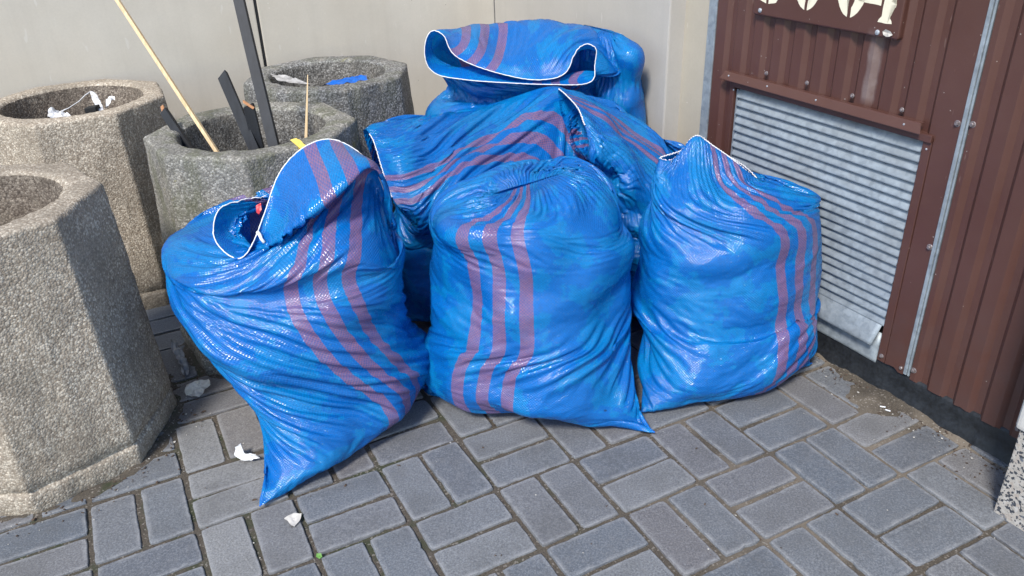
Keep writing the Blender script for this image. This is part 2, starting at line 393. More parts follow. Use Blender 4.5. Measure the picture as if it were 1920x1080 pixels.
# ---------------------------------------------------------------- the brown corrugated gate
gate = empty('corrugated_gate', D(.1, 0), 'brown corrugated steel gate with a grey louvred vent and two bolted leaves', 'gate')
PITCH, G0 = .0713, -.477
def profile(s0, s1):
    """trapezoidal sheet: broad ridges at n = 0, recessed grooves between"""
    pts = [(s0, 0.)]
    k = math.ceil((s0 - G0 - .02)/PITCH)
    while G0 + k*PITCH + .021 < s1:
        g = G0 + k*PITCH
        if g - .021 > s0:
            for ds, n in ((-.0205, 0), (-.0185, -.0012), (-.0105, -.0096), (-.0085, -.011), (.0085, -.011), (.0105, -.0096), (.0185, -.0012), (.0205, 0)): pts.append((g+ds, n))
        k += 1
    pts.append((s1, 0.)); return pts
def cladding(name, spans, parent):
    bm = bmesh.new()
    for s0, s1, zb, zt, ragged in spans:
        pr = profile(s0, s1); rows = []
        nz = 14
        fine = []
        for (a, n0), (b, n1) in zip(pr, pr[1:]):
            m = max(1, int((b-a)/.012))
            for q in range(m): fine.append((a+(b-a)*q/m, n0+(n1-n0)*q/m))
        fine.append(pr[-1])
        for r_ in range(nz+1):
            f = (r_/nz)**1.6; row = []
            for s, n in fine:
                z = zb + (zt-zb)*f
                q = Vector((s*4, z*3, 2))
                if ragged: z += (.0055*mn.noise(Vector((s*30, 1, 2))) + .004*mn.noise(Vector((s*90, 1, 2))) - .004*(n < -.005)) * (1-f)**3
                dent = .0016*mn.noise(q) + .0009*mn.noise(q*5)
                row.append(D(s, z, n+dent))
            rows.append(row)
        loft(bm, rows, closed=False)
    return frombm(name, bm, M['brown'], parent, True)
lf = cladding('leaf_cladding', [(-.536, -.4475, .074, .683, 1), (-.536, .2545, .683, 2.3, 0), (.1995, .2545, .080, .683, 1)], gate)
rf = cladding('leaf_cladding', [(.274, 1.25, .072, 2.3, 1)], gate)
for o in (lf, rf):
    m = o.modifiers.new('thickness', 'SOLIDIFY'); m.thickness = .0012; m.offset = -1
    e = o.modifiers.new('edges', 'EDGE_SPLIT'); e.split_angle = R(28)
bm = bmesh.new(); box(bm, D(.256, .082, -.008), DU*.009, DN*.013, (0, 0, 2.2), .0012); box(bm, D(.266, .080, -.008), DU*.005, DN*.010, (0, 0, 2.2), .001); frombm('cover_strip', bm, M['galv'], gate)
bm = bmesh.new(); box(bm, D(-.570, .05, -.02), DU*.0325, DN*.0245, (0, 0, 2.25), .0015); frombm('edge_trim', bm, M['galv'], gate)
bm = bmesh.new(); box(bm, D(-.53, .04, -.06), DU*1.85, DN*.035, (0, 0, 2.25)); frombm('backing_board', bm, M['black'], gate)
# vent: stiles, lintel, hood, slats
VL, VR, VT, VB = -.4385, .175, .668, .174
vent = None
bm = bmesh.new()
box(bm, D(VR, .080, -.018), DU*.0225, DN*.0205, (0, 0, .592), .0015)
box(bm, D(-.4805+.032, .080, -.018), DU*.0085, DN*.0205, (0, 0, .592), .0015)
box(bm, D(-.4475, .672, -.018), DU*.645, DN*.0265, (0, 0, .0175), .0015)
vent = frombm('vent_frame', bm, M['brown'], gate)
vent.data.update()
def childof(o, p):
    o.parent = p; return o
bm = bmesh.new()
hood_s = (-.470, .168)
prof = [(.713, .0012), (.7125, .0135), (.7105, .0150), (.6925, .0235), (.6905, .0238), (.6895, .0222)]
vs = [[bm.verts.new(D(s + (-.012 if s < 0 else .010)*max(0, (n-.014)/.010), z, n)) for z, n in prof] for s in [hood_s[0] + (hood_s[1]-hood_s[0])*k/24 for k in range(25)]]
for A, B in zip(vs, vs[1:]):
    for k in range(len(prof)-1): bm.faces.new((A[k], A[k+1], B[k+1], B[k]))
hd = frombm('vent_hood', bm, M['brown'], gate); m = hd.modifiers.new('t', 'SOLIDIFY'); m.thickness = .0014
# slats as copies of one curved galvanised blade
bm = bmesh.new(); prof = []
for k in range(9):
    f = k/8; prof.append((.0270*(1-f) - .0033, -.0170 + .0130*math.sin(f*1.5) + .0035*f**3))
prof.append((-.0050, -.0025)); prof.append((-.0045, -.0075))
L = VR - VL - .012; ns = 40
vs = [[bm.verts.new(DU*(L*i/ns) + DN*(n + .0002*mn.noise(Vector((i*.35, 3, 1)))) + Vector((0, 0, z + .0002*mn.noise(Vector((i*.5, 8, 1)))))) for z, n in prof] for i in range(ns+1)]
for A, B in zip(vs, vs[1:]):
    for k in range(len(prof)-1): bm.faces.new((A[k], A[k+1], B[k+1], B[k]))
slat = None
me_sl = None
ZS = [VT - .0215 - .02445*i for i in range(20)]
for i, z in enumerate(ZS):
    if slat is None:
        slat = frombm('slat', bm, M['galv'], None, True); o = slat
    else:
        o = slat.copy(); col.objects.link(o)
    childof(o, vent); o.location = D(VL+.008 + (.0015 if i % 2 else 0), z, rng.uniform(-.0008, .0008)) ; o.rotation_euler = (rng.gauss(0, .0015), rng.gauss(0, .0015), 0)
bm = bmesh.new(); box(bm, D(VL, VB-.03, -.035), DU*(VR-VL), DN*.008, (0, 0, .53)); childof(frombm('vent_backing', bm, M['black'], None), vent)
bm = bmesh.new(); box(bm, D(VL+.001, VB-.01, -.030), DU*.007, DN*.024, (0, 0, .50), .0008); childof(frombm('vent_side', bm, M['galv'], None), vent)
# bottom flap and sill sheet
def sheet(name, prof, s0, s1, mat, n=30, amp=.0012, cut=0):
    bm = bmesh.new()
    vs = [[bm.verts.new(D(s - (cut*(k/(len(prof)-1)) if i == n else 0), z + amp*mn.noise(Vector((s*9, z*20, 4))), nn + amp*mn.noise(Vector((s*6, z*9, 7))))) for k, (z, nn) in enumerate(prof)] for i, s in enumerate([s0 + (s1-s0)*q/n for q in range(n+1)])]
    for A, B in zip(vs, vs[1:]):
        for k in range(len(prof)-1): bm.faces.new((A[k], A[k+1], B[k+1], B[k]))
    o = frombm(name, bm, mat, None, True); m = o.modifiers.new('t', 'SOLIDIFY'); m.thickness = .0014; return childof(o, vent)
sheet('drip_flap', [(.187, -.012), (.178, -.003), (.150, .008), (.128, .017), (.122, .0185), (.120, .0165)], VL+.004, VR-.006, M['galv'], cut=.010)
sheet('sill_sheet', [(.150, -.012), (.11, -.006), (.072, -.0035), (.066, -.002)], VL+.002, VR-.004, M['galv'])
# bolts and screws
def bolt(s, z, r, n0, mat, parent=gate, name='bolt', hexa=True):
    bm = bmesh.new(); c = D(s, z, n0)
    ux, uz = DU, Vector((0, 0, 1)); a0 = rng.random()*3
    ring = lambda rr, n, k=14: [c + DN*n + (ux*math.cos(a0+t*math.tau/k) + uz*math.sin(a0+t*math.tau/k))*rr for t in range(k)]
    hexr = lambda rr, n: [c + DN*n + (ux*math.cos(a0+round(t/2.34)*math.tau/6) + uz*math.sin(a0+round(t/2.34)*math.tau/6))*rr for t in range(14)]
    if hexa: loft(bm, [ring(r, 0), ring(r, r*.22), ring(r*.85, r*.34)], cap1=True); 
    if hexa:
        h = lambda rr, n: [c + DN*n + (ux*math.cos(a0+t*math.tau/6) + uz*math.sin(a0+t*math.tau/6))*rr for t in range(6)]
        loft(bm, [h(r*.62, r*.3), h(r*.62, r*.85), h(r*.5, r*1.0)], cap1=True)
    else: loft(bm, [ring(r, -.001), ring(r, r*.15), ring(r*.85, r*.38), ring(r*.45, r*.55)], cap1=True)
    return frombm(name, bm, mat, parent)
for s, z in ((-.325, .731), (-.182, .733), (-.037, .730), (.105, .727)): bolt(s, z, .0058, 0, M['bolt'])
for s, z in ((.2455, .729), (.2795, .735), (.2475, .432), (.2475, .094), (.2800, .104), (.423, .104), (.60, .72), (.55, .1)): bolt(s, z, .0078, -.0005 if s < .3 or s > .5 else -.011, M['bolt'])
bolt(.187, .097, .0062, .0025, M['bolt'])
for s, z, n in ((-.45, .703, .0192), (-.30, .703, .0192), (-.13, .702, .0196), (.13, .702, .0196), (.187, .655, .0025), (-.442, .662, .0025)): bolt(s, z, .0026, n-.0004, M['bolt_bright'], name='rivet', hexa=False)
# plinth
bm = bmesh.new(); rows = []
for z, n in ((-.02, .010), (.004, .009), (.020, -.001), (.045, -.004), (.068, -.004), (.078, -.008), (.080, -.05)):
    rows.append([D(s, z + .004*mn.noise(Vector((s*18, z*30, 1))), n + .0045*mn.noise(Vector((s*16, z*26, 5))) + .002*mn.noise(Vector((s*60, z*60, 5)))) for s in [-.60 + 1.75*k/220 for k in range(221)]])
loft(bm, rows, closed=False)
tag(frombm('plinth', bm, M['bitumen'], None, True), 'low black bitumen coated plinth running under the brown gate', 'plinth')

# number plate
PL0, PR0, PB0, PT0 = -.385, .0715, .8805, 1.155
sign = empty('number_plate', D(-.15, .9, .012), 'brown number plate with cream stencilled digits bolted above the vent', 'sign')
bm = bmesh.new()
def rrect(x0, x1, z0, z1, r, n):
    out = []
    for cx, cz, a0 in ((x1-r, z1-r, 0), (x0+r, z1-r, 90), (x0+r, z0+r, 180), (x1-r, z0+r, 270)):
        for k in range(5): a = R(a0 + 22.5*k); out.append(D(cx + r*math.cos(a), cz + r*math.sin(a), n))
    return out
loft(bm, [rrect(PL0, PR0, PB0, PT0, .006, .0008), rrect(PL0, PR0, PB0, PT0, .006, .0125), rrect(PL0+.0012, PR0-.0012, PB0+.0012, PT0-.0012, .006, .0150), rrect(PL0+.004, PR0-.004, PB0+.004, PT0-.004, .006, .0160)], cap1=True, cap0=True)
frombm('plate', bm, M['brown'], sign)
def wob(x, y, k): return (x + .0012*mn.noise(Vector((x*60, y*60, k))), y + .0012*mn.noise(Vector((x*60, y*60, k+9))))
def digit(name, polys, s0, z0, k):
    bm = bmesh.new()
    for P in polys:
        pts = []
        for (x, y), (x2, y2) in zip(P, P[1:]+P[:1]):
            m = max(1, int(math.hypot(x2-x, y2-y)/.006))
            for q in range(m): pts.append(wob(x+(x2-x)*q/m, y+(y2-y)*q/m, k))
        a = [bm.verts.new(D(s0+x, z0+y, .0164)) for x, y in pts]; b = [bm.verts.new(D(s0+x, z0+y, .0158)) for x, y in pts]
        f = bm.faces.new(a); n = len(a)
        for q in range(n): bm.faces.new((a[q], a[(q+1) % n], b[(q+1) % n], b[q]))
        bmesh.ops.triangulate(bm, faces=[f])
    frombm(name, bm, M['cream'], sign)
def cres(side, W=.046, Hh=.088, wi=.013, hi=.066, gap=.0045):
    o = []
    for t in range(19):
        a = R(-90 + 180*t/18); o.append((max(gap, W*math.cos(a))*side, Hh + Hh*math.sin(a)))
    for t in range(19):
        a = R(90 - 180*t/18); o.append((max(gap, wi*math.cos(a) + .002)*side, Hh + hi*math.sin(a)))
    return o
zero = [cres(1), cres(-1)]
four = [[(.004, 0), (.042, 0), (.040, .006), (.033, .014), (.033, .040), (.045, .036), (.046, .044), (.033, .047), (.033, .172), (.014, .172), (.013, .060), (.012, .014), (.006, .006)],
        [(-.058, .040), (.006, .036), (.006, .048), (-.046, .052)], [(-.058, .056), (-.046, .056), (.010, .160), (.010, .172), (.004, .172)]]
three = [[(-.040, .030), (-.030, .008), (-.005, 0), (-.005, .020), (-.018, .028), (-.022, .044), (-.036, .044)],
         [(.004, 0), (.030, .006), (.046, .034), (.044, .064), (.026, .086), (.042, .106), (.042, .146), (.026, .166), (.004, .172), (.004, .160), (.014, .148), (.016, .108), (.002, .094), (-.010, .092), (-.010, .082), (.004, .080), (.018, .062), (.020, .030), (.004, .014)],
         [(-.005, .172), (-.028, .164), (-.040, .140), (-.036, .126), (-.022, .126), (-.018, .146), (-.005, .158)]]
for pl, s, k in ((three, -.335, 1), (zero, -.205, 2), (zero, -.073, 3), (four, .006, 4)): digit('digit', pl, s, .9125, k)
for s, z in ((-.358, .893), (.0145, .890), (-.358, 1.142), (.0145, 1.142)):
    bolt(s, z, .0062, .016, M['bolt_bright'], sign, 'rivet', False)
# flake of peeled paint curling beside the rivet
bm = bmesh.new(); o_ = (.028, .884)
P = [(0, .010), (.010, .017), (.022, .014), (.030, .007), (.022, .002), (.012, .000), (.006, .004)]
vs = [bm.verts.new(D(o_[0]+x, o_[1]+y, .0166 + .004*abs(math.sin(i*1.9)))) for i, (x, y) in enumerate(P)]; c = bm.verts.new(D(o_[0]+.014, o_[1]+.009, .0168))
for i in range(len(vs)): bm.faces.new((vs[i], vs[(i+1) % len(vs)], c))
frombm('paint_flake', bm, M['paper'], sign)

# ---------------------------------------------------------------- granite pillar at the right
gp = empty('granite_pillar', (1.03, 1.33, 0), 'speckled granite pillar base with a pale plaster block on it beside the gate', 'pillar')
g0 = Vector((.994, 1.312, -.02))
bm = bmesh.new(); box(bm, g0, DU*.55, -DN*.30, (0, 0, .238), .003); frombm('pillar_base', bm, M['granite'], gp)
bm = bmesh.new(); box(bm, g0 - DU*.010 + DN*.008 + Vector((0, 0, .2395)), DU*.57, -DN*.32, (0, 0, 1.6), .012, 3); frombm('pillar_shaft', bm, M['pale_stone'], gp)

# ---------------------------------------------------------------- planters
def octr(a, ap, rc):
    """octagon of apothem ap with softened corners"""
    q = ((a + math.pi/8) % (math.pi/4)) - math.pi/8
    return ap*(1-rc) / math.cos(q) + ap*rc*1.03
def planter(x, y, rot, mat, label, soil=.30, hr=.20, seed=0, rim_soft=.011, inner=None):
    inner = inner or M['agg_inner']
    t = empty('concrete_planter', (x, y, 0), label, 'planter', 'octagonal concrete planters by the wall')
    N = 256; H = .64
    spec = []   # (z, kind, radius)
    for z, ap in ((0, .288), (.018, .291), (.048, .291), (.054, .289), (.057, .285), (.062, .283), (.068, .288)): spec.append((z, 'o', ap))
    for k in range(1, 22): f = k/21; spec.append((.068 + (H-rim_soft-.068)*f, 'o', .288 - .0245*f))
    for k in range(1, 6): a = R(18*k); spec.append((H-rim_soft+rim_soft*math.sin(a), 'o', .2635 - rim_soft*(1-math.cos(a))))
    ap_e = spec[-1][2]
    for k in range(1, 6): spec.append((H + .0005, 'm', k/6.))
    for k in range(0, 7): a = R(15*k); spec.append((H - .018*(1-math.cos(a)), 'c', hr + .018 - .018*math.sin(a)))
    for k in range(1, 15): f = k/14; spec.append((H - .018 - (H-.018-soil+.03)*f, 'c', hr - .035*f))
    rings = []
    for z, kind, v in spec:
        r_ = []
        for i in range(N):
            a = i*math.tau/N + R(22.5)
            if kind == 'o': rr = octr(a, v, .035)
            elif kind == 'c': rr = v
            else: rr = octr(a, ap_e, .035)*(1-v) + (hr+.018)*v
            px, py = rr*math.cos(a+rot), rr*math.sin(a+rot)
            q = Vector((px+x*3+seed, py+y*3, z))
            d = .0030*mn.fractal(q*14, 1, 2, 4) + .0016*mn.noise(q*70) + .0012*mn.noise(q*150)
            if kind == 'o' and z > .57: d -= max(0, mn.noise(q*9 + Vector((3, 3, 3))) - .35)*.016
            if z < .05: d -= max(0, mn.noise(q*22) - .2)*.012
            rr2 = rr + d*(1 if kind != 'c' else -1)
            r_.append((x + rr2*math.cos(a+rot), y + rr2*math.sin(a+rot), z + (d*.8 if kind in 'mc' and z > .6 else 0)))
        rings.append(r_)
    cut = next(i for i, q in enumerate(spec) if q[1] == 'c') + 5
    bm = bmesh.new(); loft(bm, rings[:cut]); frombm('shell', bm, mat, t, True)
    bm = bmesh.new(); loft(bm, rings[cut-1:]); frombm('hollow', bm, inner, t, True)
    # fill
    V = [(x, y, soil)]; F = []; n = 40; m = 12; rs = hr - .03 + .012
    for j in range(1, m+1):
        for i in range(n):
            a = i*math.tau/n; rr = rs*j/m; q = Vector((rr*math.cos(a)+seed, rr*math.sin(a), 1))
            V.append((x+rr*math.cos(a), y+rr*math.sin(a), soil + .014*mn.fractal(q*12, 1, 2, 4)))
    for i in range(n): F.append((0, 1+i, 1+(i+1) % n))
    for j in range(m-1):
        for i in range(n): F.append((1+j*n+i, 1+(j+1)*n+i, 1+(j+1)*n+(i+1) % n, 1+j*n+(i+1) % n))
    pyd('soil', V, F, M['soil'], t, True)
    return t
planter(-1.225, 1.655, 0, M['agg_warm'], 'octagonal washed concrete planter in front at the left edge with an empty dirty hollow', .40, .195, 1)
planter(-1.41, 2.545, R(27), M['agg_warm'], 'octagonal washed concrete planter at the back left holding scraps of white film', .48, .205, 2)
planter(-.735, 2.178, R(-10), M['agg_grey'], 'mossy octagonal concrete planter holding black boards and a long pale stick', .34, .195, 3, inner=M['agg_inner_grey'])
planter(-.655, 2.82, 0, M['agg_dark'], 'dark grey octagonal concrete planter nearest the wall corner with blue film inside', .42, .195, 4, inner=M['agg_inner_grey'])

# ---------------------------------------------------------------- things in the planters, litter
def stick(name, p0, p1, w, t, mat, label, cat, up=(0, -1, 0), taper=1., rough=.0, group=None, tip=None):
    """a batten of w x t section from p0 to p1 with slightly uneven ends"""
    p0, p1 = Vector(p0), Vector(p1); d = (p1-p0).normalized(); s = d.cross(Vector(up)).normalized(); f = s.cross(d)
    bm = bmesh.new(); rings = []; n = 16
    for k in range(n+1):
        q = k/n; c = p0 + (p1-p0)*q; tw = 1 + (taper-1)*q
        b = s*(rough*mn.noise(Vector((q*3, w*99, 1))))
        cs = [(-1,-1), (1,-1), (1,1), (-1,1)]
        ring = []
        for i, (a, e) in enumerate(cs):
            jag = d*(tip*(.6*((i*7) % 3) - .5)) if tip and k == n else Vector((0, 0, 0))
            ch = .12
            ring.append(c + b + s*(a*w/2*tw) + f*(e*t/2*tw) + jag)
        rings.append(ring)
    loft(bm, rings, cap0=True, cap1=True)
    bmesh.ops.bevel(bm, geom=[e for e in bm.edges if abs((e.verts[0].co-e.verts[1].co).normalized().dot(d)) > .95], offset=min(w, t)*.08, segments=1, affect='EDGES')
    o = frombm(name, bm, mat); return tag(o, label, cat, group)
def extend(p0, p1, a, b):
    p0, p1 = Vector(p0), Vector(p1); d = (p1-p0); return p0 - d*a, p1 + d*b
def film(name, P, mat, label, cat, lift=.012, seed=0, sub=9, bend=1., group=None, parent=None):
    """crumpled scrap spanned by a list of outline points (3D); ragged edge, folded relief"""
    P = [Vector(p) for p in P]; c = sum(P, Vector())/len(P); n = len(P); m = sub
    nrm = Vector()
    for a, b in zip(P, P[1:]+P[:1]): nrm += (a-c).cross(b-c)
    nrm.normalize(); V = [c]; F = []; K = 6*n
    for j in range(1, m+1):
        for i in range(K):
            u_ = i/6; a = P[int(u_) % n]; b = P[(int(u_)+1) % n]; e = a.lerp(b, u_ % 1)
            q = c.lerp(e, j/m); r_ = q*55 + Vector((seed*3.1, seed, 0))
            q = q + nrm*(lift*(mn.noise(r_) + .5*mn.noise(r_*2.3))) + (q-c)*(.16*mn.noise(r_*1.7))
            V.append(q)
    for i in range(K): F.append((0, 1+i, 1+(i+1) % K))
    for j in range(m-1):
        for i in range(K): F.append((1+j*K+i, 1+(j+1)*K+i, 1+(j+1)*K+(i+1) % K, 1+j*K+(i+1) % K))
    o = pyd(name, V, F, mat, parent, True)
    return tag(o, label, cat, group) if label else o

# grit, crumbs of leaf and stone lying in the joints and along the edges
def build_grit():
    for nm, mat, cnt, lab in (('grit', M['grit_dark'], 900, 'fine brown grit and leaf crumbs lying in the paving joints'), ('pale_grit', M['grit_pale'], 260, 'tiny pale stone chips scattered over the paving')):
        V = []; F = []; k = 0
        while k < cnt:
            m = rng.random()
            if m < .16:   s = rng.uniform(-.2, .75); d = abs(rng.gauss(0, .05)); p = DA + DU*s + DN*(.012+d)
            elif m < .40: a = rng.random()*math.tau; rr = .305 + abs(rng.gauss(0, .05)); p = Vector((-1.22+rr*math.cos(a), 1.655+rr*math.sin(a), 0))
            else:         p = Vector((rng.uniform(-1.2, 1.1), rng.uniform(.95, 2.4), 0))
            q = p - GO; fa, fb = q.dot(EA)/PIT, q.dot(EB)/PIT; ja = abs((fa*2) % 1 - .5); jb = abs((fb*2) % 1 - .5)
            if m >= .40 and max(ja, jb) < .46 and rng.random() < .9: continue
            k += 1
            r = rng.choice((.0012, .0016, .002, .003)) * rng.uniform(.7, 1.2); z = .0015 + r*.4
            if max(ja, jb) > .46: z -= .004
            b0 = len(V); ang = rng.random()*math.tau; st_ = rng.uniform(.8, 2.6) if nm == 'grit' else rng.uniform(.8, 1.4); fl_ = rng.uniform(.3, .8)
            for i in range(6):
                aa = i*math.tau/6; x = math.cos(aa)*r*st_*rng.uniform(.7, 1.2); y = math.sin(aa)*r*rng.uniform(.7, 1.2)
                V.append((p.x + x*math.cos(ang)-y*math.sin(ang), p.y + x*math.sin(ang)+y*math.cos(ang), z + rng.uniform(-.2, .2)*r))
            V.append((p.x, p.y, z + r*fl_)); V.append((p.x, p.y, z - r*fl_))
            for i in range(6): F.append((b0+i, b0+(i+1) % 6, b0+6)); F.append((b0+(i+1) % 6, b0+i, b0+7))
        tag(pyd(nm, V, F, mat), lab, 'grit', None, 'stuff')
build_grit()


# ---------------------------------------------------------------- woven sacks
def m_sack(name, base, patch, off, seed, back=True):
    """woven blue polypropylene: flat tapes over and under, film coat, three mauve bands front and back.
    the UV map is the flat fabric in metres (u round the sack, v up from the bottom seam)"""
    t = NT(name); uv = t.n('UVMap', uv_map='fabric'); s = t.n('SeparateXYZ'); t.l(uv.outputs[0], s.inputs[0])
    u, v = s.outputs[0], s.outputs[1]
    wj = t.noise(90, 2, .5, uv.outputs[0]); uj = t.math('ADD', u, t.math('MULTIPLY', t.math('SUBTRACT', wj.outputs[0], .5), .0016))
    band = None
    for c in (off-.060, off, off+.060) + ((off+.60, off+.66, off+.72, off-.72, off-.66, off-.60) if back else ()):
        b = t.math('LESS_THAN', t.math('ABSOLUTE', t.math('SUBTRACT', uj, c)), .0148)
        band = b if band is None else t.math('MAXIMUM', band, b)
    # tapes: single threads of red among blue give the mauve band its grain
    pt = .0035
    iu = t.math('FLOOR', t.math('DIVIDE', u, pt)); iv = t.math('FLOOR', t.math('DIVIDE', v, pt))
    cx = t.n('CombineXYZ'); t.l(iu, cx.inputs[0]); t.l(iv, cx.inputs[1]); wn = t.n('TexWhiteNoise', noise_dimensions='2D'); t.l(cx.outputs[0], wn.inputs['Vector'])
    par = t.math('MODULO', t.math('ABSOLUTE', t.math('ADD', iu, iv)), 2.)
    fill = t.noise(9, 4, .6, uv.outputs[0]); fill2 = t.noise(34, 3, .55, uv.outputs[0])
    c = t.mix(t.mapr(fill.outputs[0], .50, .52, 0, .55), base, patch)
    c = t.mix(t.mapr(fill2.outputs[0], .55, .75, 0, .45), c, tuple(x*.72 for x in base))
    mv = t.mix(par, (.36, .155, .225), (.225, .15, .30))
    c = t.mix(t.math('MULTIPLY', band, t.mapr(fill2.outputs[0], .3, .7, .93, .72)), c, mv)
    c = t.mix(t.math('ADD', t.math('MULTIPLY', wn.outputs[0], .24), t.math('MULTIPLY', par, .14)), c, (.008, .055, .24))
    d = t.vor(9, uv.outputs[0]); dk = t.n('SeparateColor'); t.l(d.outputs['Color'], dk.inputs[0])
    c = t.mix(t.math('MULTIPLY', t.math('MULTIPLY', t.math('GREATER_THAN', dk.outputs[0], .86), t.math('LESS_THAN', d.outputs['Distance'], .045)), .7), c, (.02, .02, .03))
    su = t.math('SINE', t.math('MULTIPLY', u, math.pi/pt)); sv = t.math('SINE', t.math('MULTIPLY', v, math.pi/pt))
    weave = t.math('ADD', t.math('MULTIPLY', su, sv), t.math('MULTIPLY', wn.outputs[0], .9))
    cr = t.noise(20, 3, .5, uv.outputs[0], .6); cr.noise_type = 'RIDGED_MULTIFRACTAL'; cr2 = t.noise(60, 2, .5, uv.outputs[0], .5); cr2.noise_type = 'RIDGED_MULTIFRACTAL'; mp = t.n('Mapping'); mp.inputs['Scale'].default_value = (10, 46, 1); t.l(uv.outputs[0], mp.inputs[0])
    hz = t.noise(1, 3, .5, mp.outputs[0], .5); hz.noise_type = 'RIDGED_MULTIFRACTAL'
    b = t.bump(cr.outputs[0], .5, .0028); b = t.bump(cr2.outputs[0], .28, .0012, b); b = t.bump(hz.outputs[0], .36, .0030, b); b = t.bump(weave, .45, .0008, b)
    rg = t.noise(16, 4, .6, uv.outputs[0])
    t.fin(c, t.math('ADD', t.mapr(rg.outputs[0], .3, .7, .07, .14), t.math('MULTIPLY', t.math('POWER', wn.outputs[0], 3.), .20)), b, 0, .68)
    tr = t.n('BsdfTranslucent'); t.l(c, tr.inputs[0]); t.l(b, tr.inputs['Normal'])
    mx = t.n('MixShader'); mx.inputs[0].default_value = .32; t.l(t.b.outputs[0], mx.inputs[1]); t.l(tr.outputs[0], mx.inputs[2]); t.l(mx.outputs[0], t.out.inputs[0])
    return t.m
t = NT('blue_film_scrap'); M['blue_scrap'] = t.fin((.01, .14, .55), .25, t.bump(t.noise(60, 4).outputs[0], .5, .004))

def cr_spline(P, n, closed):
    """centripetal-ish Catmull-Rom through P (k,m) sampled at n parameters"""
    P = np.asarray(P, float); k = len(P)
    ts = np.arange(n)*k/n if closed else np.linspace(0, k-1-1e-9, n)
    i = np.floor(ts).astype(int); f = (ts-i)[:, None]
    if closed: g = lambda j: P[(i+j) % k]
    else: g = lambda j: P[np.clip(i+j, 0, k-1)]
    a, b, c, d = g(-1), g(0), g(1), g(2)
    return .5*(2*b + (c-a)*f + (2*a-5*b+4*c-d)*f**2 + (3*b-a-3*c+d)*f**3)
def ring_points(spec, K=48):
    """spec: ('e', centre, A, B, power) or ('p', [(theta_deg, x, y, z), ...])"""
    if spec[0] == 'e':
        _, c, A, B, p = spec; th = np.arange(K)*2*np.pi/K
        cs, sn = np.cos(th), np.sin(th)
        return np.array(c) + np.outer(np.sign(cs)*abs(cs)**p, A) + np.outer(np.sign(sn)*abs(sn)**p, B)
    pts = sorted(spec[1]); th = np.array([q[0] for q in pts], float); X = np.array([q[1:] for q in pts], float)
    th3 = np.concatenate([th-360, th, th+360]); X3 = np.concatenate([X, X, X])
    out = np.zeros((K, 3)); tq = np.arange(K)*360./K
    m = np.gradient(X3, th3, axis=0)
    j = np.searchsorted(th3, tq, side='right')-1; h = th3[j+1]-th3[j]; s = (tq-th3[j])/h; s = s[:, None]; h = h[:, None]
    return (2*s**3-3*s**2+1)*X3[j] + (s**3-2*s**2+s)*h*m[j] + (-2*s**3+3*s**2)*X3[j+1] + (s**3-s**2)*h*m[j+1]
def smooth_noise(shape, k, g, wrap):
    a = g.standard_normal(shape)
    for _ in range(k):
        a = (a + np.roll(a, 1, 1) + np.roll(a, -1, 1) + np.vstack([a[:1], a[:-1]]) + np.vstack([a[1:], a[-1:]]))/5
    return a/a.std()
def aniso(shape, ku, kv, g):
    a = g.standard_normal(shape)
    for _ in range(ku): a = (a + np.roll(a, 1, 1) + np.roll(a, -1, 1))/3
    for _ in range(kv): a = (a + np.vstack([a[:1], a[:-1]]) + np.vstack([a[1:], a[-1:]]))/3
    return a/a.std()
def normals(X):
    du = np.roll(X, -1, 1)-np.roll(X, 1, 1); dv = np.empty_like(X); dv[1:-1] = X[2:]-X[:-2]; dv[0] = X[1]-X[0]; dv[-1] = X[-1]-X[-2]
    n = np.cross(du, dv); return n/np.maximum(np.linalg.norm(n, axis=2, keepdims=True), 1e-9)
def project(X, sa, sb, rest, ks, kc):
    a, b = X[sa], X[sb]; d = b-a; L = np.sqrt((d*d).sum(-1))+1e-9
    k = np.where(L > rest, ks, kc); c = (.5*k*(L-rest)/L)[..., None]*d
    X[sa] = a+c; X[sb] = b-c
def relax(X, T, N, ru, rv, kp, depth, iters, bend, ks=.9, kc=.35):
    nv, nu, _ = X.shape; S = slice
    for it in range(iters):
        for p in (0, 1):                                   # round the sack
            Y = np.roll(X, -p, 1); r = np.roll(ru, -p, 1)
            project(Y, (S(None), S(0, None, 2)), (S(None), S(1, None, 2)), r[:, 0::2], ks, kc); X[:] = np.roll(Y, p, 1)
        for p in (0, 1):                                   # up the sack
            m = (nv-p)//2; project(X, S(p, p+2*m, 2), S(p+1, p+2*m, 2), rv[p:p+2*m:2], ks, kc)
        dg = np.sqrt(.25*(ru[:-1]+ru[1:])**2 + rv[:-1]**2) if False else np.sqrt(ru[:-1]**2 + rv**2)
        for p in (0, 1):                                   # shear
            m = (nv-p)//2
            for sh in (1, -1):
                Y = np.roll(X[p+1:p+2*m:2], -sh, 1); Z = X[p:p+2*m:2]
                d = Y-Z; L = np.sqrt((d*d).sum(-1))+1e-9; r = dg[p:p+2*m:2]
                c = (.5*.30*(L-r)/L)[..., None]*d; X[p:p+2*m:2] = Z+c; X[p+1:p+2*m:2] = np.roll(Y-c, sh, 1)
        if bend:                                           # stiffness: pull towards the mean of the neighbours
            lap = (np.roll(X, 1, 1)+np.roll(X, -1, 1))*.25; lap[1:-1] += (X[2:]+X[:-2])*.25; lap[0] = X[0]; lap[-1] = .5*(X[-2]+X[-1])*0 + X[-1]
            l2 = lap - X; l2[0] = 0; l2[-1] = 0
            X += bend*l2
        D_ = T-X; X += kp*D_
        dn = (D_*N).sum(-1); pen = np.maximum(dn-depth, 0); X += (pen*.7)[..., None]*N
        out = np.maximum(-dn-depth*1.6, 0); X -= (out*.5)[..., None]*N
        X[..., 2] = np.maximum(X[..., 2], .004)
        X[0] = T[0]
    return X
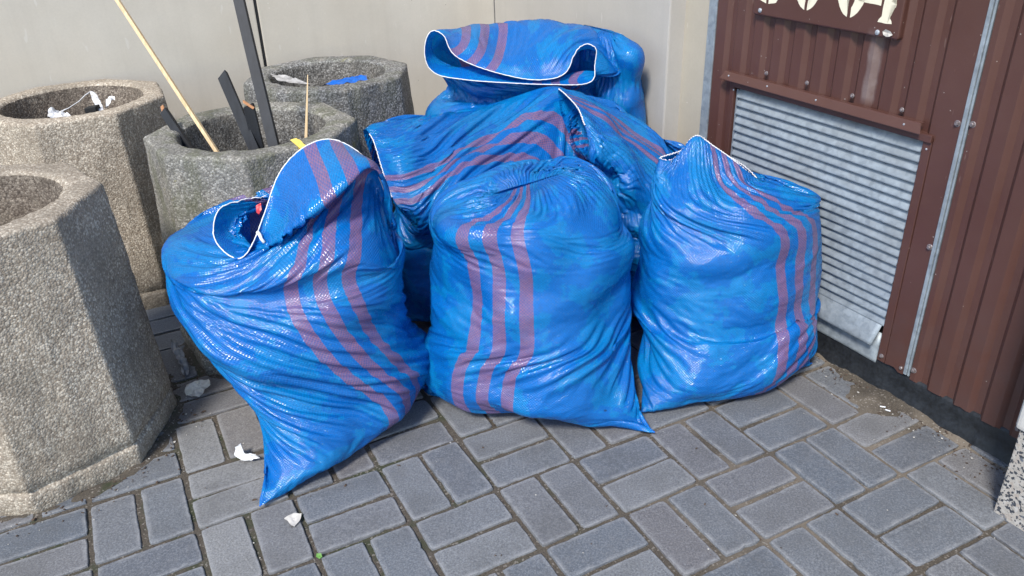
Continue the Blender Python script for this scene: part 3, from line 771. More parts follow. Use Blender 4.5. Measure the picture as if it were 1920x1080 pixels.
def upsample(A, wrapu=True):
    nv, nu = A.shape[:2]; B = np.zeros((nv, nu*2)+A.shape[2:]); B[:, 0::2] = A; B[:, 1::2] = .5*(A+np.roll(A, -1, 1))
    C = np.zeros((nv*2-1, nu*2)+A.shape[2:]); C[0::2] = B; C[1::2] = .5*(B[1:]+B[:-1]); return C
def build_target(rings, nv, nu, front):
    """loft the control rings; rows evenly spaced along the sack, columns evenly spaced round it"""
    K = 48; R_ = np.array([ring_points(r, K) for r in rings])
    fine = cr_spline(R_.reshape(len(R_), -1), 400, False).reshape(400, K, 3)
    seg = np.linalg.norm(np.diff(fine, axis=0), axis=2).mean(1); s = np.concatenate([[0], np.cumsum(seg)]); q = np.linspace(0, s[-1], nv)
    idx = np.clip(np.searchsorted(s, q)-1, 0, 398); f = ((q-s[idx])/np.maximum(seg[idx], 1e-9))[:, None, None]
    rows = fine[idx]*(1-f) + fine[idx+1]*f
    T = np.zeros((nv, nu, 3))
    for r in range(nv):
        c = cr_spline(rows[r], 4*K, True); c = np.vstack([c, c[:1]]); l = np.concatenate([[0], np.cumsum(np.linalg.norm(np.diff(c, axis=0), axis=1))])
        # arc-length parameter anchored separately on the front and the back mid line
        h = l[-1]; i0, i1 = int(4*K*.75), int(4*K*.25)
        lf_, lb_ = l[i0], l[i1]
        uu = np.arange(nu)/nu                                # 0 at the right (theta 0)
        w_ = uu*h
        a = np.arange(nu)/nu*2*np.pi
        tgt = np.interp(uu, [0, .25, .75, 1], [0, lb_/h*.5+.125, lf_/h*.5+.375, 1])*h
        T[r] = np.stack([np.interp(tgt, l, c[:, k]) for k in range(3)], 1)
    return T, s[-1]
def sack(label, rings, off, seed, circ, lumps=.015, hfrac=.62, base=(.002, .190, .62), patch=(.003, .32, .68), nu=112, nv=96, vex=1.012, back=True, thread=True, tail=None, mouth=.025, crumple=.008, name='rubbish_sack'):
    g = np.random.default_rng(seed)
    T, H = build_target(rings, nv, nu, 0)
    v = np.linspace(0, 1, nv)[:, None]*np.ones((1, nu))
    N = normals(T); cen = T.mean(1, keepdims=True)
    if ((T[nv//3]-cen[nv//3])*N[nv//3]).sum() < 0: N = -N
    body = np.clip((hfrac-v)/.12, 0, 1)*np.clip(v/.06, 0, 1)
    T = T + N*(crumple*.8*(1-body)*np.clip((1-v)/.1, 0, 1)*smooth_noise((nv, nu), 22, g, 1) + body*lumps*(.75*smooth_noise((nv, nu), 70, g, 1) + .30*smooth_noise((nv, nu), 18, g, 1) + .75*(.8 - abs(smooth_noise((nv, nu), 110, g, 1)))))[..., None]
    T[..., 2] = np.maximum(T[..., 2], .004); T[0, :, 2] = .012
    N = normals(T)
    if ((T[nv//3]-cen[nv//3])*N[nv//3]).sum() < 0: N = -N
    X = T + N*(.004*smooth_noise((nv, nu), 5, g, 1) + .003*body*aniso((nv, nu), 30, 3, g)+ crumple*(1-body)*(.6*aniso((nv, nu), 3, 30, g) + .6*smooth_noise((nv, nu), 14, g, 1))*np.clip((1-v)/.06, .15, 1))[..., None]
    X[0] = T[0]
    for level in (0, 1):
        nv_, nu_ = T.shape[:2]
        lu = np.linalg.norm(np.roll(T, -1, 1)-T, axis=2); lv = np.linalg.norm(np.diff(T, axis=0), axis=2)
        ru = np.clip(circ/nu_*np.ones_like(lu), lu*1.01, np.maximum(lu*(2.6 - 1.555*body), circ/nu_*.5*(1-body)))
        rvm = np.maximum(lv*1.02, lv.mean(1, keepdims=True)); bm_ = body[1:]
        rv = np.minimum(rvm, lv*(1.25 - .222*bm_))*(1 + (vex-1)*np.clip(bm_*1.3 + .3, 0, 1))
        dep = (.006*body + mouth*(1-body)); kp = (.010*body + .028*(1-body))[..., None]
        kp = kp*np.ones_like(T); 
        hem = np.clip((v - .92)/.08, 0, 1)[..., None] if level == 0 else np.clip((np.linspace(0, 1, nv_)[:, None]*np.ones((1, nu_)) - .92)/.08, 0, 1)[..., None]
        kp = kp + .30*hem
        X = relax(X, T, N, ru, rv, kp, dep, 120 if level == 0 else 80, .030 if level == 0 else .020)
        if level == 0:
            X, T = upsample(X), upsample(T); N = upsample(N); body = upsample(body[..., None])[..., 0]
            N /= np.linalg.norm(N, axis=2, keepdims=True)+1e-9
            X = X + N*(.0012*smooth_noise(X.shape[:2], 3, g, 1))[..., None]; X[0] = T[0]
    nv_, nu_ = X.shape[:2]
    for _ in range(1):
        lap = (np.roll(X, 1, 1)+np.roll(X, -1, 1))*.25; lap[1:-1] += (X[2:]+X[:-2])*.25
        X[1:-1] += .10*(lap-X)[1:-1]
    root_c = X[0].mean(0); root = empty(name, (float(root_c[0]), float(root_c[1]), 0), label, 'sack', 'blue woven rubbish sacks heaped in the corner')
    idx = np.arange(nv_*nu_).reshape(nv_, nu_)
    a = idx[:-1]; b = np.roll(idx, -1, 1)[:-1]; c = np.roll(idx, -1, 1)[1:]; d = idx[1:]
    F = np.stack([a, b, c, d], -1).reshape(-1, 4)
    me = bpy.data.meshes.new('fabric'); me.vertices.add(nv_*nu_); me.vertices.foreach_set('co', X.ravel().astype(np.float32))
    me.loops.add(F.size); me.loops.foreach_set('vertex_index', F.ravel().astype(np.int32))
    me.polygons.add(len(F)); me.polygons.foreach_set('loop_start', (np.arange(len(F))*4).astype(np.int32)); me.polygons.foreach_set('loop_total', np.full(len(F), 4, np.int32))
    me.update(calc_edges=True); me.validate()
    uvl = me.uv_layers.new(name='fabric'); W = 1.32; Hm = H*1.05
    ui = np.arange(nu_)/nu_; vi = np.linspace(0, Hm, nv_)
    U = ((ui - .75 + .5) % 1. - .5)*W                       # 0 at the front mid line
    ua = U; ub = U + W/nu_
    uv = np.zeros((nv_-1, nu_, 4, 2))
    uv[:, :, 0, 0] = ua; uv[:, :, 3, 0] = ua; uv[:, :, 1, 0] = ub; uv[:, :, 2, 0] = ub
    uv[:, :, 0, 1] = vi[:-1, None]; uv[:, :, 1, 1] = vi[:-1, None]; uv[:, :, 2, 1] = vi[1:, None]; uv[:, :, 3, 1] = vi[1:, None]
    uvl.data.foreach_set('uv', uv.ravel().astype(np.float32))
    link('fabric', me, m_sack('woven_blue_%d' % seed, base, patch, off, seed, back), root, True)
    if thread:
        bm = bmesh.new(); row = X[-1]; nrm = np.roll(row, -1, 0)-np.roll(row, 1, 0)
        ext = X[-1]-X[-3]; ext /= np.linalg.norm(ext, axis=1, keepdims=True)+1e-9; row = row + ext*.0012
        pts = [Vector(row[i]) + Vector((mn.noise(Vector((i*.9, seed, 1))), mn.noise(Vector((i*.9, seed, 5))), mn.noise(Vector((i*.9, seed, 8)))))*.0012 for i in range(nu_)]
        rad = [.0014 + .0007*mn.noise(Vector((i*.7, seed, 3))) for i in range(nu_)]
        if thread is True: tube(bm, pts, rad, 6, closed=True)
        else:
            for t0, t1 in thread:
                ii = [i % nu_ for i in range(int(t0/360*nu_), int(t1/360*nu_)+1)]
                tube(bm, [pts[i] for i in ii], [rad[i] for i in ii], 6)
        if tail:                                              # loose knotted thread end
            q = pts[int(tail/360*nu_) % nu_]
            tube(bm, [q, q + Vector((.006, -.006, -.004)), q + Vector((.010, -.012, -.012)), q + Vector((.016, -.014, -.020))], [.0045, .0042, .0036, .004], 7)
        frombm('hem_stitching', bm, M['thread'], root, True)
    # sewn bottom seam
    bm = bmesh.new(); half = [Vector(p)*1. for p in X[0][:nu_//2+1]]
    tube(bm, [p + Vector((0, 0, .001)) for p in half], .0022, 5); frombm('bottom_seam', bm, root.children[0].data.materials[0] if False else M['blue_scrap'], root, True)
    return root, X
sack('bulging blue sack at the front left with an open folded mouth leaning on a planter', [
    ('e', [-0.43, 1.61, 0.012], [0.1692, 0.2416, 0], [-0.0033, 0.0023, 0], 1.0),
    ('e', [-0.428, 1.622, 0.035], [0.1675, 0.2143, 0], [-0.0394, 0.0308, 0], 1.0),
    ('e', [-0.435, 1.665, 0.08], [0.1712, 0.1653, 0], [-0.0834, 0.0863, 0], 0.95),
    ('e', [-0.45, 1.695, 0.14], [0.189, 0.1275, 0], [-0.0923, 0.1368, 0], 0.95),
    ('e', [-0.487, 1.7, 0.21], [0.2156, 0.096, 0], [-0.0732, 0.1644, 0], 0.95),
    ('e', [-0.52, 1.7, 0.29], [0.2422, 0.0695, 0], [-0.051, 0.1778, 0], 0.92),
    ('e', [-0.545, 1.7, 0.38], [0.2659, 0.0469, 0], [-0.0321, 0.1822, 0], 0.92),
    ('e', [-0.555, 1.72, 0.46], [0.2665, 0.028, 0.0], [-0.0183, 0.174, 0.02], 0.95),
    ('p', [(0, -0.2917, 1.74, 0.4134), (30, -0.3232, 1.86, 0.4736), (60, -0.4518, 1.92, 0.5464), (90, -0.5607, 1.94, 0.5708), (120, -0.7096, 1.92, 0.5399), (150, -0.8259, 1.84, 0.4974), (180, -0.8268, 1.72, 0.4813), (210, -0.7491, 1.6, 0.4568), (240, -0.6259, 1.55, 0.4595), (270, -0.4803, 1.55, 0.5005), (300, -0.38, 1.58, 0.5211), (330, -0.3121, 1.64, 0.477)]),
    ('p', [(0, -0.3207, 1.79, 0.4968), (30, -0.3504, 1.83, 0.5504), (60, -0.4238, 1.86, 0.5754), (90, -0.5165, 1.87, 0.5814), (120, -0.5972, 1.86, 0.5529), (150, -0.6491, 1.8, 0.5344), (180, -0.6704, 1.73, 0.5132), (210, -0.6233, 1.68, 0.4873), (240, -0.5638, 1.68, 0.5124), (270, -0.4882, 1.7, 0.5582), (300, -0.3969, 1.73, 0.6213), (330, -0.3389, 1.76, 0.6172)]),
    ('p', [(0, -0.3054, 1.77, 0.4954), (30, -0.3385, 1.82, 0.5636), (60, -0.4086, 1.84, 0.6164), (90, -0.5228, 1.85, 0.5959), (120, -0.6033, 1.84, 0.5637), (150, -0.6482, 1.8, 0.5536), (180, -0.6724, 1.745, 0.527), (210, -0.6373, 1.7, 0.4959), (240, -0.5708, 1.65, 0.5171), (270, -0.4791, 1.6, 0.5843), (300, -0.3817, 1.62, 0.6554), (330, -0.3114, 1.68, 0.6711)]),
    ('p', [(0, -0.2964, 1.75, 0.5094), (30, -0.3355, 1.8, 0.5888), (60, -0.4046, 1.81, 0.6559), (90, -0.5108, 1.83, 0.6029), (120, -0.5946, 1.82, 0.5686), (150, -0.6509, 1.785, 0.557), (180, -0.6842, 1.735, 0.5277), (210, -0.6432, 1.69, 0.4953), (240, -0.5717, 1.66, 0.5415), (270, -0.4839, 1.655, 0.6363), (300, -0.3874, 1.68, 0.6977), (330, -0.3147, 1.71, 0.6814)]),
    ('p', [(0, -0.3029, 1.75, 0.5205), (30, -0.341, 1.8, 0.5956), (60, -0.4041, 1.81, 0.6598), (90, -0.5108, 1.83, 0.6029), (120, -0.5963, 1.82, 0.5741), (145, -0.6572, 1.77, 0.5808), (170, -0.6967, 1.72, 0.5718), (190, -0.6972, 1.68, 0.5231), (212, -0.636, 1.65, 0.4899), (235, -0.579, 1.68, 0.572), (255, -0.5446, 1.73, 0.6538), (280, -0.4815, 1.77, 0.7086), (300, -0.424, 1.79, 0.7155), (325, -0.3394, 1.76, 0.6673), (345, -0.3124, 1.75, 0.5981)])], 0.088, 11, 1.36, hfrac=0.6, lumps=0.016, tail=214)
sack('upright blue sack in the front middle with a twisted top and a pointed lower corner', [
    ('e', [0.025, 1.7, 0.012], [0.2866, -0.1043, 0], [0.0014, 0.0038, 0], 1.0),
    ('e', [0.02, 1.712, 0.03], [0.2818, -0.097, 0], [0.0212, 0.0615, 0], 1.0),
    ('e', [0.012, 1.755, 0.09], [0.2685, -0.072, 0], [0.0414, 0.1545, 0], 0.95),
    ('e', [0.006, 1.795, 0.18], [0.2456, -0.0345, 0], [0.0257, 0.1832, 0], 0.95),
    ('e', [0.0252, 1.82, 0.2257], [0.2524, 0.0, -0.0077], [-0.0, 0.19, 0.0], 1),
    ('e', [0.0245, 1.83, 0.3291], [0.253, 0.0, -0.0076], [-0.0, 0.19, 0.0], 1),
    ('e', [0.0253, 1.84, 0.4247], [0.2419, 0.0, -0.0109], [-0.0, 0.185, 0.0], 1),
    ('p', [(0, 0.2473, 1.86, 0.4851), (30, 0.2224, 1.95, 0.5363), (60, 0.1513, 2.0, 0.5607), (90, 0.0479, 2.0, 0.5668), (120, -0.1047, 1.99, 0.5459), (150, -0.1905, 1.92, 0.5314), (180, -0.2125, 1.84, 0.5073), (210, -0.1718, 1.73, 0.5117), (240, -0.0952, 1.68, 0.5181), (270, 0.0015, 1.67, 0.5197), (300, 0.0988, 1.69, 0.5078), (330, 0.1912, 1.76, 0.4875)]),
    ('p', [(0, 0.1884, 1.88, 0.5563), (45, 0.1542, 1.95, 0.5782), (90, 0.0608, 1.97, 0.5825), (135, -0.0612, 1.93, 0.5693), (180, -0.128, 1.84, 0.5438), (225, -0.0909, 1.76, 0.5342), (270, 0.0029, 1.73, 0.5492), (315, 0.1096, 1.77, 0.5536)]),
    ('p', [(0, 0.1366, 1.89, 0.5778), (45, 0.1121, 1.92, 0.59), (90, 0.0391, 1.92, 0.581), (135, -0.0408, 1.89, 0.5693), (180, -0.0862, 1.84, 0.5509), (225, -0.0595, 1.79, 0.5507), (270, 0.0101, 1.78, 0.5634), (315, 0.0872, 1.82, 0.5751)]),
    ('p', [(0, 0.1136, 1.9, 0.5832), (45, 0.0917, 1.91, 0.583), (90, 0.0319, 1.9, 0.5745), (135, -0.0342, 1.87, 0.5654), (180, -0.0668, 1.84, 0.553), (225, -0.0472, 1.82, 0.552), (270, 0.0174, 1.84, 0.5615), (315, 0.0832, 1.87, 0.577)]),
    ('p', [(0, 0.1083, 1.9, 0.5778), (45, 0.0844, 1.895, 0.5775), (90, 0.0247, 1.88, 0.5654), (135, -0.0344, 1.86, 0.5582), (180, -0.0631, 1.845, 0.551), (225, -0.037, 1.845, 0.5557), (270, 0.0205, 1.865, 0.5657), (315, 0.0839, 1.885, 0.5784)])], -0.078, 12, 1.2, hfrac=0.66, back=False, thread=False, mouth=0.02)
sack('upright blue sack at the right against the louvred vent with its stitched hem standing up', [
    ('e', [0.54, 1.78, 0.012], [0.2457, 0.0993, 0], [-0.0015, 0.0037, 0], 1.0),
    ('e', [0.542, 1.795, 0.03], [0.2429, 0.0981, 0], [-0.0262, 0.0649, 0], 1.0),
    ('e', [0.545, 1.85, 0.09], [0.2364, 0.0955, 0], [-0.0562, 0.1391, 0], 0.92),
    ('e', [0.545, 1.9, 0.18], [0.2318, 0.0937, 0], [-0.0656, 0.1623, 0], 0.92),
    ('e', [0.5469, 1.93, 0.197], [0.2365, 0.0861, -0.0076], [-0.0633, 0.1738, 0.0], 0.92),
    ('e', [0.5408, 1.94, 0.3286], [0.2262, 0.0823, 0.0005], [-0.0616, 0.1691, 0.0], 0.92),
    ('e', [0.5443, 1.95, 0.4386], [0.2178, 0.0708, 0.008], [-0.051, 0.1569, 0.0], 0.92),
    ('p', [(0, 0.7766, 1.97, 0.4607), (30, 0.7312, 2.04, 0.4755), (60, 0.6571, 2.08, 0.4749), (90, 0.5722, 2.09, 0.4814), (120, 0.4506, 2.07, 0.5076), (150, 0.3688, 2.01, 0.517), (180, 0.3317, 1.93, 0.5118), (210, 0.3455, 1.86, 0.4963), (240, 0.4164, 1.82, 0.4966), (270, 0.4939, 1.82, 0.4943), (300, 0.5899, 1.84, 0.4901), (330, 0.7014, 1.9, 0.4765)]),
    ('p', [(0, 0.6585, 1.99, 0.4906), (45, 0.6316, 2.05, 0.5019), (90, 0.5631, 2.07, 0.5268), (135, 0.4305, 2.05, 0.5377), (180, 0.3465, 1.95, 0.5468), (225, 0.3805, 1.91, 0.5393), (270, 0.468, 1.9, 0.5474), (315, 0.5769, 1.93, 0.5259)]),
    ('p', [(0, 0.6322, 1.99, 0.5017), (40, 0.6025, 2.03, 0.5278), (80, 0.5236, 2.04, 0.575), (110, 0.4602, 2.02, 0.622), (145, 0.4131, 2.01, 0.584), (180, 0.3514, 1.96, 0.5857), (215, 0.3794, 1.95, 0.5826), (240, 0.4065, 1.96, 0.605), (265, 0.4437, 1.975, 0.631), (295, 0.4915, 1.97, 0.6061), (325, 0.571, 1.97, 0.55)]),
    ('p', [(0, 0.6222, 1.99, 0.505), (40, 0.5921, 2.02, 0.536), (80, 0.5109, 2.02, 0.5892), (110, 0.4525, 2.0, 0.634), (145, 0.4146, 2.0, 0.5958), (180, 0.3547, 1.965, 0.5895), (215, 0.3863, 1.96, 0.586), (240, 0.4108, 1.97, 0.6086), (265, 0.4426, 1.985, 0.6362), (295, 0.4935, 1.98, 0.6084), (325, 0.5678, 1.975, 0.5541)])], 0.1, 13, 1.18, hfrac=0.68, lumps=0.011)
sack('tallest blue sack in the back corner with its wide stitched collar folded forward', [
    ('e', [-0.02, 2.6, 0.012], [0.28, 0.0, 0], [-0.0, 0.004, 0], 1.0),
    ('e', [-0.02, 2.6, 0.04], [0.275, 0.0, 0], [-0.0, 0.09, 0], 1.0),
    ('e', [-0.02, 2.61, 0.12], [0.27, 0.0, 0], [-0.0, 0.18, 0], 0.95),
    ('e', [-0.02, 2.62, 0.28], [0.27, 0.0, 0], [-0.0, 0.195, 0], 0.95),
    ('e', [-0.0011, 2.62, 0.4994], [0.3125, 0.0, -0.0095], [-0.0, 0.185, 0.0], 0.95),
    ('e', [0.0141, 2.63, 0.5717], [0.2789, 0.0, -0.0128], [-0.0, 0.15, 0.0], 1),
    ('p', [(0, 0.2562, 2.62, 0.6148), (45, 0.1575, 2.7, 0.6421), (90, -0.0008, 2.72, 0.6511), (135, -0.1601, 2.7, 0.643), (180, -0.2261, 2.62, 0.6293), (225, -0.1553, 2.55, 0.6022), (270, -0.0035, 2.53, 0.5944), (315, 0.1488, 2.55, 0.593)]),
    ('p', [(0, 0.3036, 2.6, 0.6858), (45, 0.192, 2.7, 0.7491), (90, 0.002, 2.72, 0.7578), (135, -0.1713, 2.7, 0.755), (180, -0.272, 2.6, 0.7281), (225, -0.1685, 2.53, 0.6497), (270, -0.0025, 2.51, 0.6364), (315, 0.1809, 2.53, 0.6309)]),
    ('p', [(0, 0.3337, 2.54, 0.6735), (30, 0.2934, 2.6, 0.752), (55, 0.2344, 2.64, 0.8017), (90, 0.0112, 2.66, 0.7951), (130, -0.1655, 2.64, 0.8007), (180, -0.2686, 2.56, 0.7687), (225, -0.175, 2.54, 0.6889), (270, -0.0018, 2.52, 0.6604), (315, 0.1718, 2.52, 0.6551), (340, 0.2883, 2.53, 0.6608)]),
    ('p', [(0, 0.2926, 2.5, 0.684), (40, 0.2208, 2.53, 0.7519), (75, 0.081, 2.5, 0.7305), (105, -0.0482, 2.5, 0.7424), (135, -0.1767, 2.53, 0.7877), (165, -0.2488, 2.53, 0.801), (190, -0.2524, 2.53, 0.7534), (215, -0.2051, 2.52, 0.7155), (240, -0.1234, 2.51, 0.7023), (270, 0.0067, 2.5, 0.6747), (305, 0.1376, 2.5, 0.6708), (335, 0.2193, 2.5, 0.6781)]),
    ('p', [(0, 0.2368, 2.485, 0.7211), (15, 0.2393, 2.485, 0.7557), (32, 0.2091, 2.49, 0.7713), (48, 0.175, 2.48, 0.7508), (62, 0.1435, 2.46, 0.696), (80, 0.0625, 2.445, 0.6813), (100, -0.0412, 2.45, 0.6992), (120, -0.144, 2.46, 0.7332), (138, -0.1968, 2.47, 0.7672), (152, -0.2173, 2.485, 0.81), (166, -0.2517, 2.49, 0.824), (182, -0.2744, 2.48, 0.7863), (198, -0.2733, 2.475, 0.7339), (214, -0.2463, 2.47, 0.7023), (235, -0.1688, 2.455, 0.6875), (265, -0.0339, 2.445, 0.6746), (295, 0.0944, 2.445, 0.6659), (325, 0.2129, 2.46, 0.6635)])], 0.15, 14, 1.38, hfrac=0.5, vex=1.03, mouth=0.016, crumple=0.011, lumps=0.018)
sack('blue sack behind the front middle one with its striped neck flopped to the left', [
    ('e', [-0.1, 2.2, 0.012], [0.2989, 0.0261, 0], [-0.0003, 0.004, 0], 1.0),
    ('e', [-0.1, 2.2, 0.04], [0.2939, 0.0257, 0], [-0.0061, 0.0697, 0], 1.0),
    ('e', [-0.1, 2.22, 0.12], [0.2889, 0.0253, 0], [-0.0131, 0.1494, 0], 0.95),
    ('e', [-0.08, 2.24, 0.25], [0.2839, 0.0248, 0], [-0.0148, 0.1694, 0], 0.95),
    ('e', [-0.06, 2.26, 0.38], [0.274, 0.024, 0], [-0.0148, 0.1694, 0], 0.95),
    ('p', [(0, 0.247, 2.32, 0.4657), (45, 0.1737, 2.42, 0.5609), (90, -0.0391, 2.48, 0.5244), (135, -0.2598, 2.44, 0.44), (180, -0.3962, 2.28, 0.2946), (225, -0.2793, 2.12, 0.2421), (270, -0.0745, 2.07, 0.2937), (315, 0.1239, 2.12, 0.3806)]),
    ('p', [(0, 0.1432, 2.4, 0.6596), (45, -0.0204, 2.48, 0.5915), (90, -0.1896, 2.46, 0.5093), (135, -0.3065, 2.4, 0.4378), (180, -0.362, 2.2, 0.2937), (225, -0.2727, 2.1, 0.3024), (270, -0.1282, 2.06, 0.4132), (300, -0.0235, 2.1, 0.488), (335, 0.0861, 2.26, 0.5709)]),
    ('p', [(12, -0.0674, 2.38, 0.6122), (57, -0.1683, 2.44, 0.5705), (102, -0.2822, 2.42, 0.5581), (147, -0.3617, 2.34, 0.4772), (192, -0.3245, 2.12, 0.3449), (237, -0.2723, 2.06, 0.3536), (282, -0.1906, 2.04, 0.4467), (312, -0.1376, 2.07, 0.5178), (347, -0.0884, 2.22, 0.5807)]),
    ('p', [(28, -0.2702, 2.32, 0.5921), (73, -0.3218, 2.36, 0.5884), (118, -0.3839, 2.34, 0.5768), (163, -0.3958, 2.24, 0.4801), (208, -0.3095, 2.08, 0.3782), (253, -0.275, 2.04, 0.3865), (298, -0.2452, 2.02, 0.4641), (328, -0.2304, 2.06, 0.5167), (3, -0.2367, 2.18, 0.567)]),
    ('p', [(42, -0.3833, 2.26, 0.5976), (87, -0.4154, 2.3, 0.5961), (132, -0.4237, 2.28, 0.5643), (177, -0.3833, 2.16, 0.4925), (222, -0.3062, 2.06, 0.39), (267, -0.2846, 2.03, 0.3991), (312, -0.2948, 2.02, 0.4687), (342, -0.3155, 2.06, 0.5268), (17, -0.3368, 2.15, 0.5721)]),
    ('p', [(50, -0.4289, 2.24, 0.5988), (80, -0.4425, 2.25, 0.6009), (110, -0.4382, 2.23, 0.5835), (140, -0.4176, 2.18, 0.5492), (185, -0.378, 2.1, 0.491), (230, -0.3091, 2.04, 0.4144), (265, -0.2585, 2.03, 0.3983), (295, -0.2866, 2.02, 0.4315), (320, -0.3312, 2.02, 0.4606), (340, -0.3569, 2.06, 0.5008), (0, -0.381, 2.12, 0.5454), (25, -0.4048, 2.19, 0.5842)])], 0.19, 15, 1.46, hfrac=0.45, vex=1.03, crumple=0.013, mouth=0.032, thread=[(312, 424)])
sack('blue sack leaning behind the right with its stitched mouth flopped to the upper left', [
    ('e', [0.42, 2.2, 0.012], [0.24, 0.0, 0], [-0.0, 0.004, 0], 1.0),
    ('e', [0.42, 2.2, 0.04], [0.235, 0.0, 0], [-0.0, 0.07, 0], 1.0),
    ('e', [0.42, 2.21, 0.12], [0.22, 0.0, 0], [-0.0, 0.15, 0], 0.95),
    ('e', [0.41, 2.22, 0.24], [0.205, 0.0, 0], [-0.0, 0.165, 0], 0.95),
    ('p', [(0, 0.5602, 2.28, 0.4204), (45, 0.5024, 2.33, 0.4795), (90, 0.3798, 2.36, 0.4733), (135, 0.2801, 2.33, 0.4613), (180, 0.2149, 2.22, 0.4199), (225, 0.2417, 2.1, 0.3934), (270, 0.3404, 2.06, 0.3832), (315, 0.4688, 2.12, 0.3864)]),
    ('p', [(0, 0.4459, 2.32, 0.4647), (45, 0.3809, 2.38, 0.5119), (90, 0.3125, 2.42, 0.5318), (135, 0.2421, 2.36, 0.5025), (180, 0.2296, 2.22, 0.4603), (225, 0.2558, 2.11, 0.4603), (270, 0.3074, 2.06, 0.4746), (315, 0.3922, 2.14, 0.4764)]),
    ('p', [(0, 0.3358, 2.36, 0.5686), (45, 0.3025, 2.42, 0.59), (90, 0.2481, 2.44, 0.5861), (135, 0.1919, 2.34, 0.5432), (180, 0.204, 2.2, 0.508), (225, 0.2253, 2.11, 0.5108), (270, 0.2554, 2.06, 0.5321), (315, 0.3101, 2.16, 0.557)]),
    ('p', [(0, 0.214, 2.34, 0.6508), (45, 0.2035, 2.4, 0.6387), (90, 0.1639, 2.4, 0.6158), (135, 0.1562, 2.28, 0.5706), (180, 0.1807, 2.14, 0.5369), (225, 0.1967, 2.09, 0.5459), (270, 0.2074, 2.06, 0.5852), (315, 0.2267, 2.15, 0.6227)]),
    ('p', [(0, 0.12, 2.32, 0.6804), (30, 0.1174, 2.36, 0.6673), (60, 0.1189, 2.36, 0.6438), (100, 0.128, 2.3, 0.597), (140, 0.1508, 2.2, 0.5643), (180, 0.1761, 2.12, 0.5484), (215, 0.1829, 2.1, 0.5654), (250, 0.1845, 2.09, 0.5938), (280, 0.1772, 2.11, 0.6288), (310, 0.1642, 2.17, 0.6616), (340, 0.1378, 2.26, 0.677)])], 0.21, 16, 1.3, hfrac=0.42, vex=1.03, crumple=0.011, mouth=0.025, thread=[(262, 368)])
sack('blue sack wedged between the tallest sack and the pale pier, mostly hidden', [
    ('e', [0.29, 2.655, 0.012], [0.0745, -0.1528, 0], [0.0036, 0.0018, 0], 1.0),
    ('e', [0.29, 2.655, 0.05], [0.0745, -0.1528, 0], [0.036, 0.0175, 0], 1.0),
    ('e', [0.285, 2.66, 0.15], [0.0723, -0.1483, 0], [0.0674, 0.0329, 0], 0.95),
    ('e', [0.285, 2.66, 0.35], [0.0723, -0.1483, 0], [0.0674, 0.0329, 0], 0.95),
    ('e', [0.285, 2.66, 0.55], [0.0723, -0.1483, 0], [0.0629, 0.0307, 0], 0.95),
    ('e', [0.285, 2.66, 0.67], [0.0723, -0.1483, 0], [0.0539, 0.0263, 0], 0.95),
    ('e', [0.275, 2.65, 0.735], [0.0636, -0.1303, 0], [0.0449, 0.0219, 0], 1.0),
    ('e', [0.265, 2.65, 0.775], [0.0482, -0.0989, 0], [0.027, 0.0132, 0], 1.0),
    ('e', [0.262, 2.65, 0.785], [0.0395, -0.0809, 0], [0.0054, 0.0026, 0], 1.0)], 9, 17, 0.98, hfrac=0.7, thread=False, nu=80, nv=72, crumple=0.016, lumps=0.02, mouth=0.03)

# ---------------------------------------------------------------- sticks, scraps and litter
stick('long_stick', (-0.6749, 2.016, 0.3695), (-1.3287, 2.408, 1.424), 0.0095, 0.0095, M['pine'], 'long thin pale pine stick leaning out of the mossy planter to the wall', 'stick')
stick('black_board', (-0.6182, 2.016, 0.4082), (-0.7929, 2.38, 1.3088), 0.027, 0.016, M['blackwood'], 'tallest black painted board standing in the mossy planter', 'board', rough=0.004)
stick('black_board', (-0.6464, 2.06, 0.3901), (-0.7852, 2.17, 0.7852), 0.028, 0.012, M['blackwood'], 'middle length black board with a broken top leaning beside the tall board', 'board', tip=0.012, group='black boards in the mossy planter')
stick('black_board', (-0.7018, 2.13, 0.4367), (-0.7171, 2.13, 0.7122), 0.028, 0.012, M['blackwood'], 'short dark board with a raw orange broken top tucked behind the middle board', 'board', tip=0.01, group='black boards in the mossy planter')
stick('black_board', (-0.8483, 2.124, 0.4818), (-0.9726, 2.19, 0.6875), 0.022, 0.014, M['blackwood'], 'stubby black board at the left side of the mossy planter with an orange splintered end', 'board', tip=0.006, group='black boards in the mossy planter')
stick('wood_chip', (-0.9707, 2.188, 0.6671), (-0.9736, 2.19, 0.7023), 0.009, 0.006, M['raw'], 'orange splinter of raw wood sticking to the stubby black board', 'splinter', tip=0.004)
stick('wood_chip', (-0.7018, 2.122, 0.7053), (-0.7267, 2.122, 0.7246), 0.006, 0.005, M['raw'], 'raw orange chip on the broken top of the short dark board', 'splinter', tip=0.003)
stick('wood_splinter', (-0.5952, 2.1, 0.4823), (-0.5506, 2.14, 0.7851), 0.012, 0.006, M['pine'], 'short pale pointed splinter standing at the right side of the mossy planter', 'splinter', taper=0.18)
film('yellow_strap', [(-0.5967, 2.04, 0.6419), (-0.5753, 2.03, 0.6487), (-0.5328, 1.955, 0.653), (-0.5317, 1.93, 0.6226), (-0.5476, 1.93, 0.6231), (-0.5551, 1.965, 0.6449)], M['yellow'], 'yellow plastic strap hanging over the rim of the mossy planter', 'strap', .002, 3)
film('white_film', [(-1.4202, 2.4, 0.6198), (-1.4337, 2.44, 0.6319), (-1.4317, 2.47, 0.6285), (-1.4071, 2.47, 0.6161), (-1.3656, 2.43, 0.6178), (-1.3511, 2.39, 0.6173)], M['white'], 'larger crumpled piece of white film in the back left planter', 'plastic scrap', .014, 5)
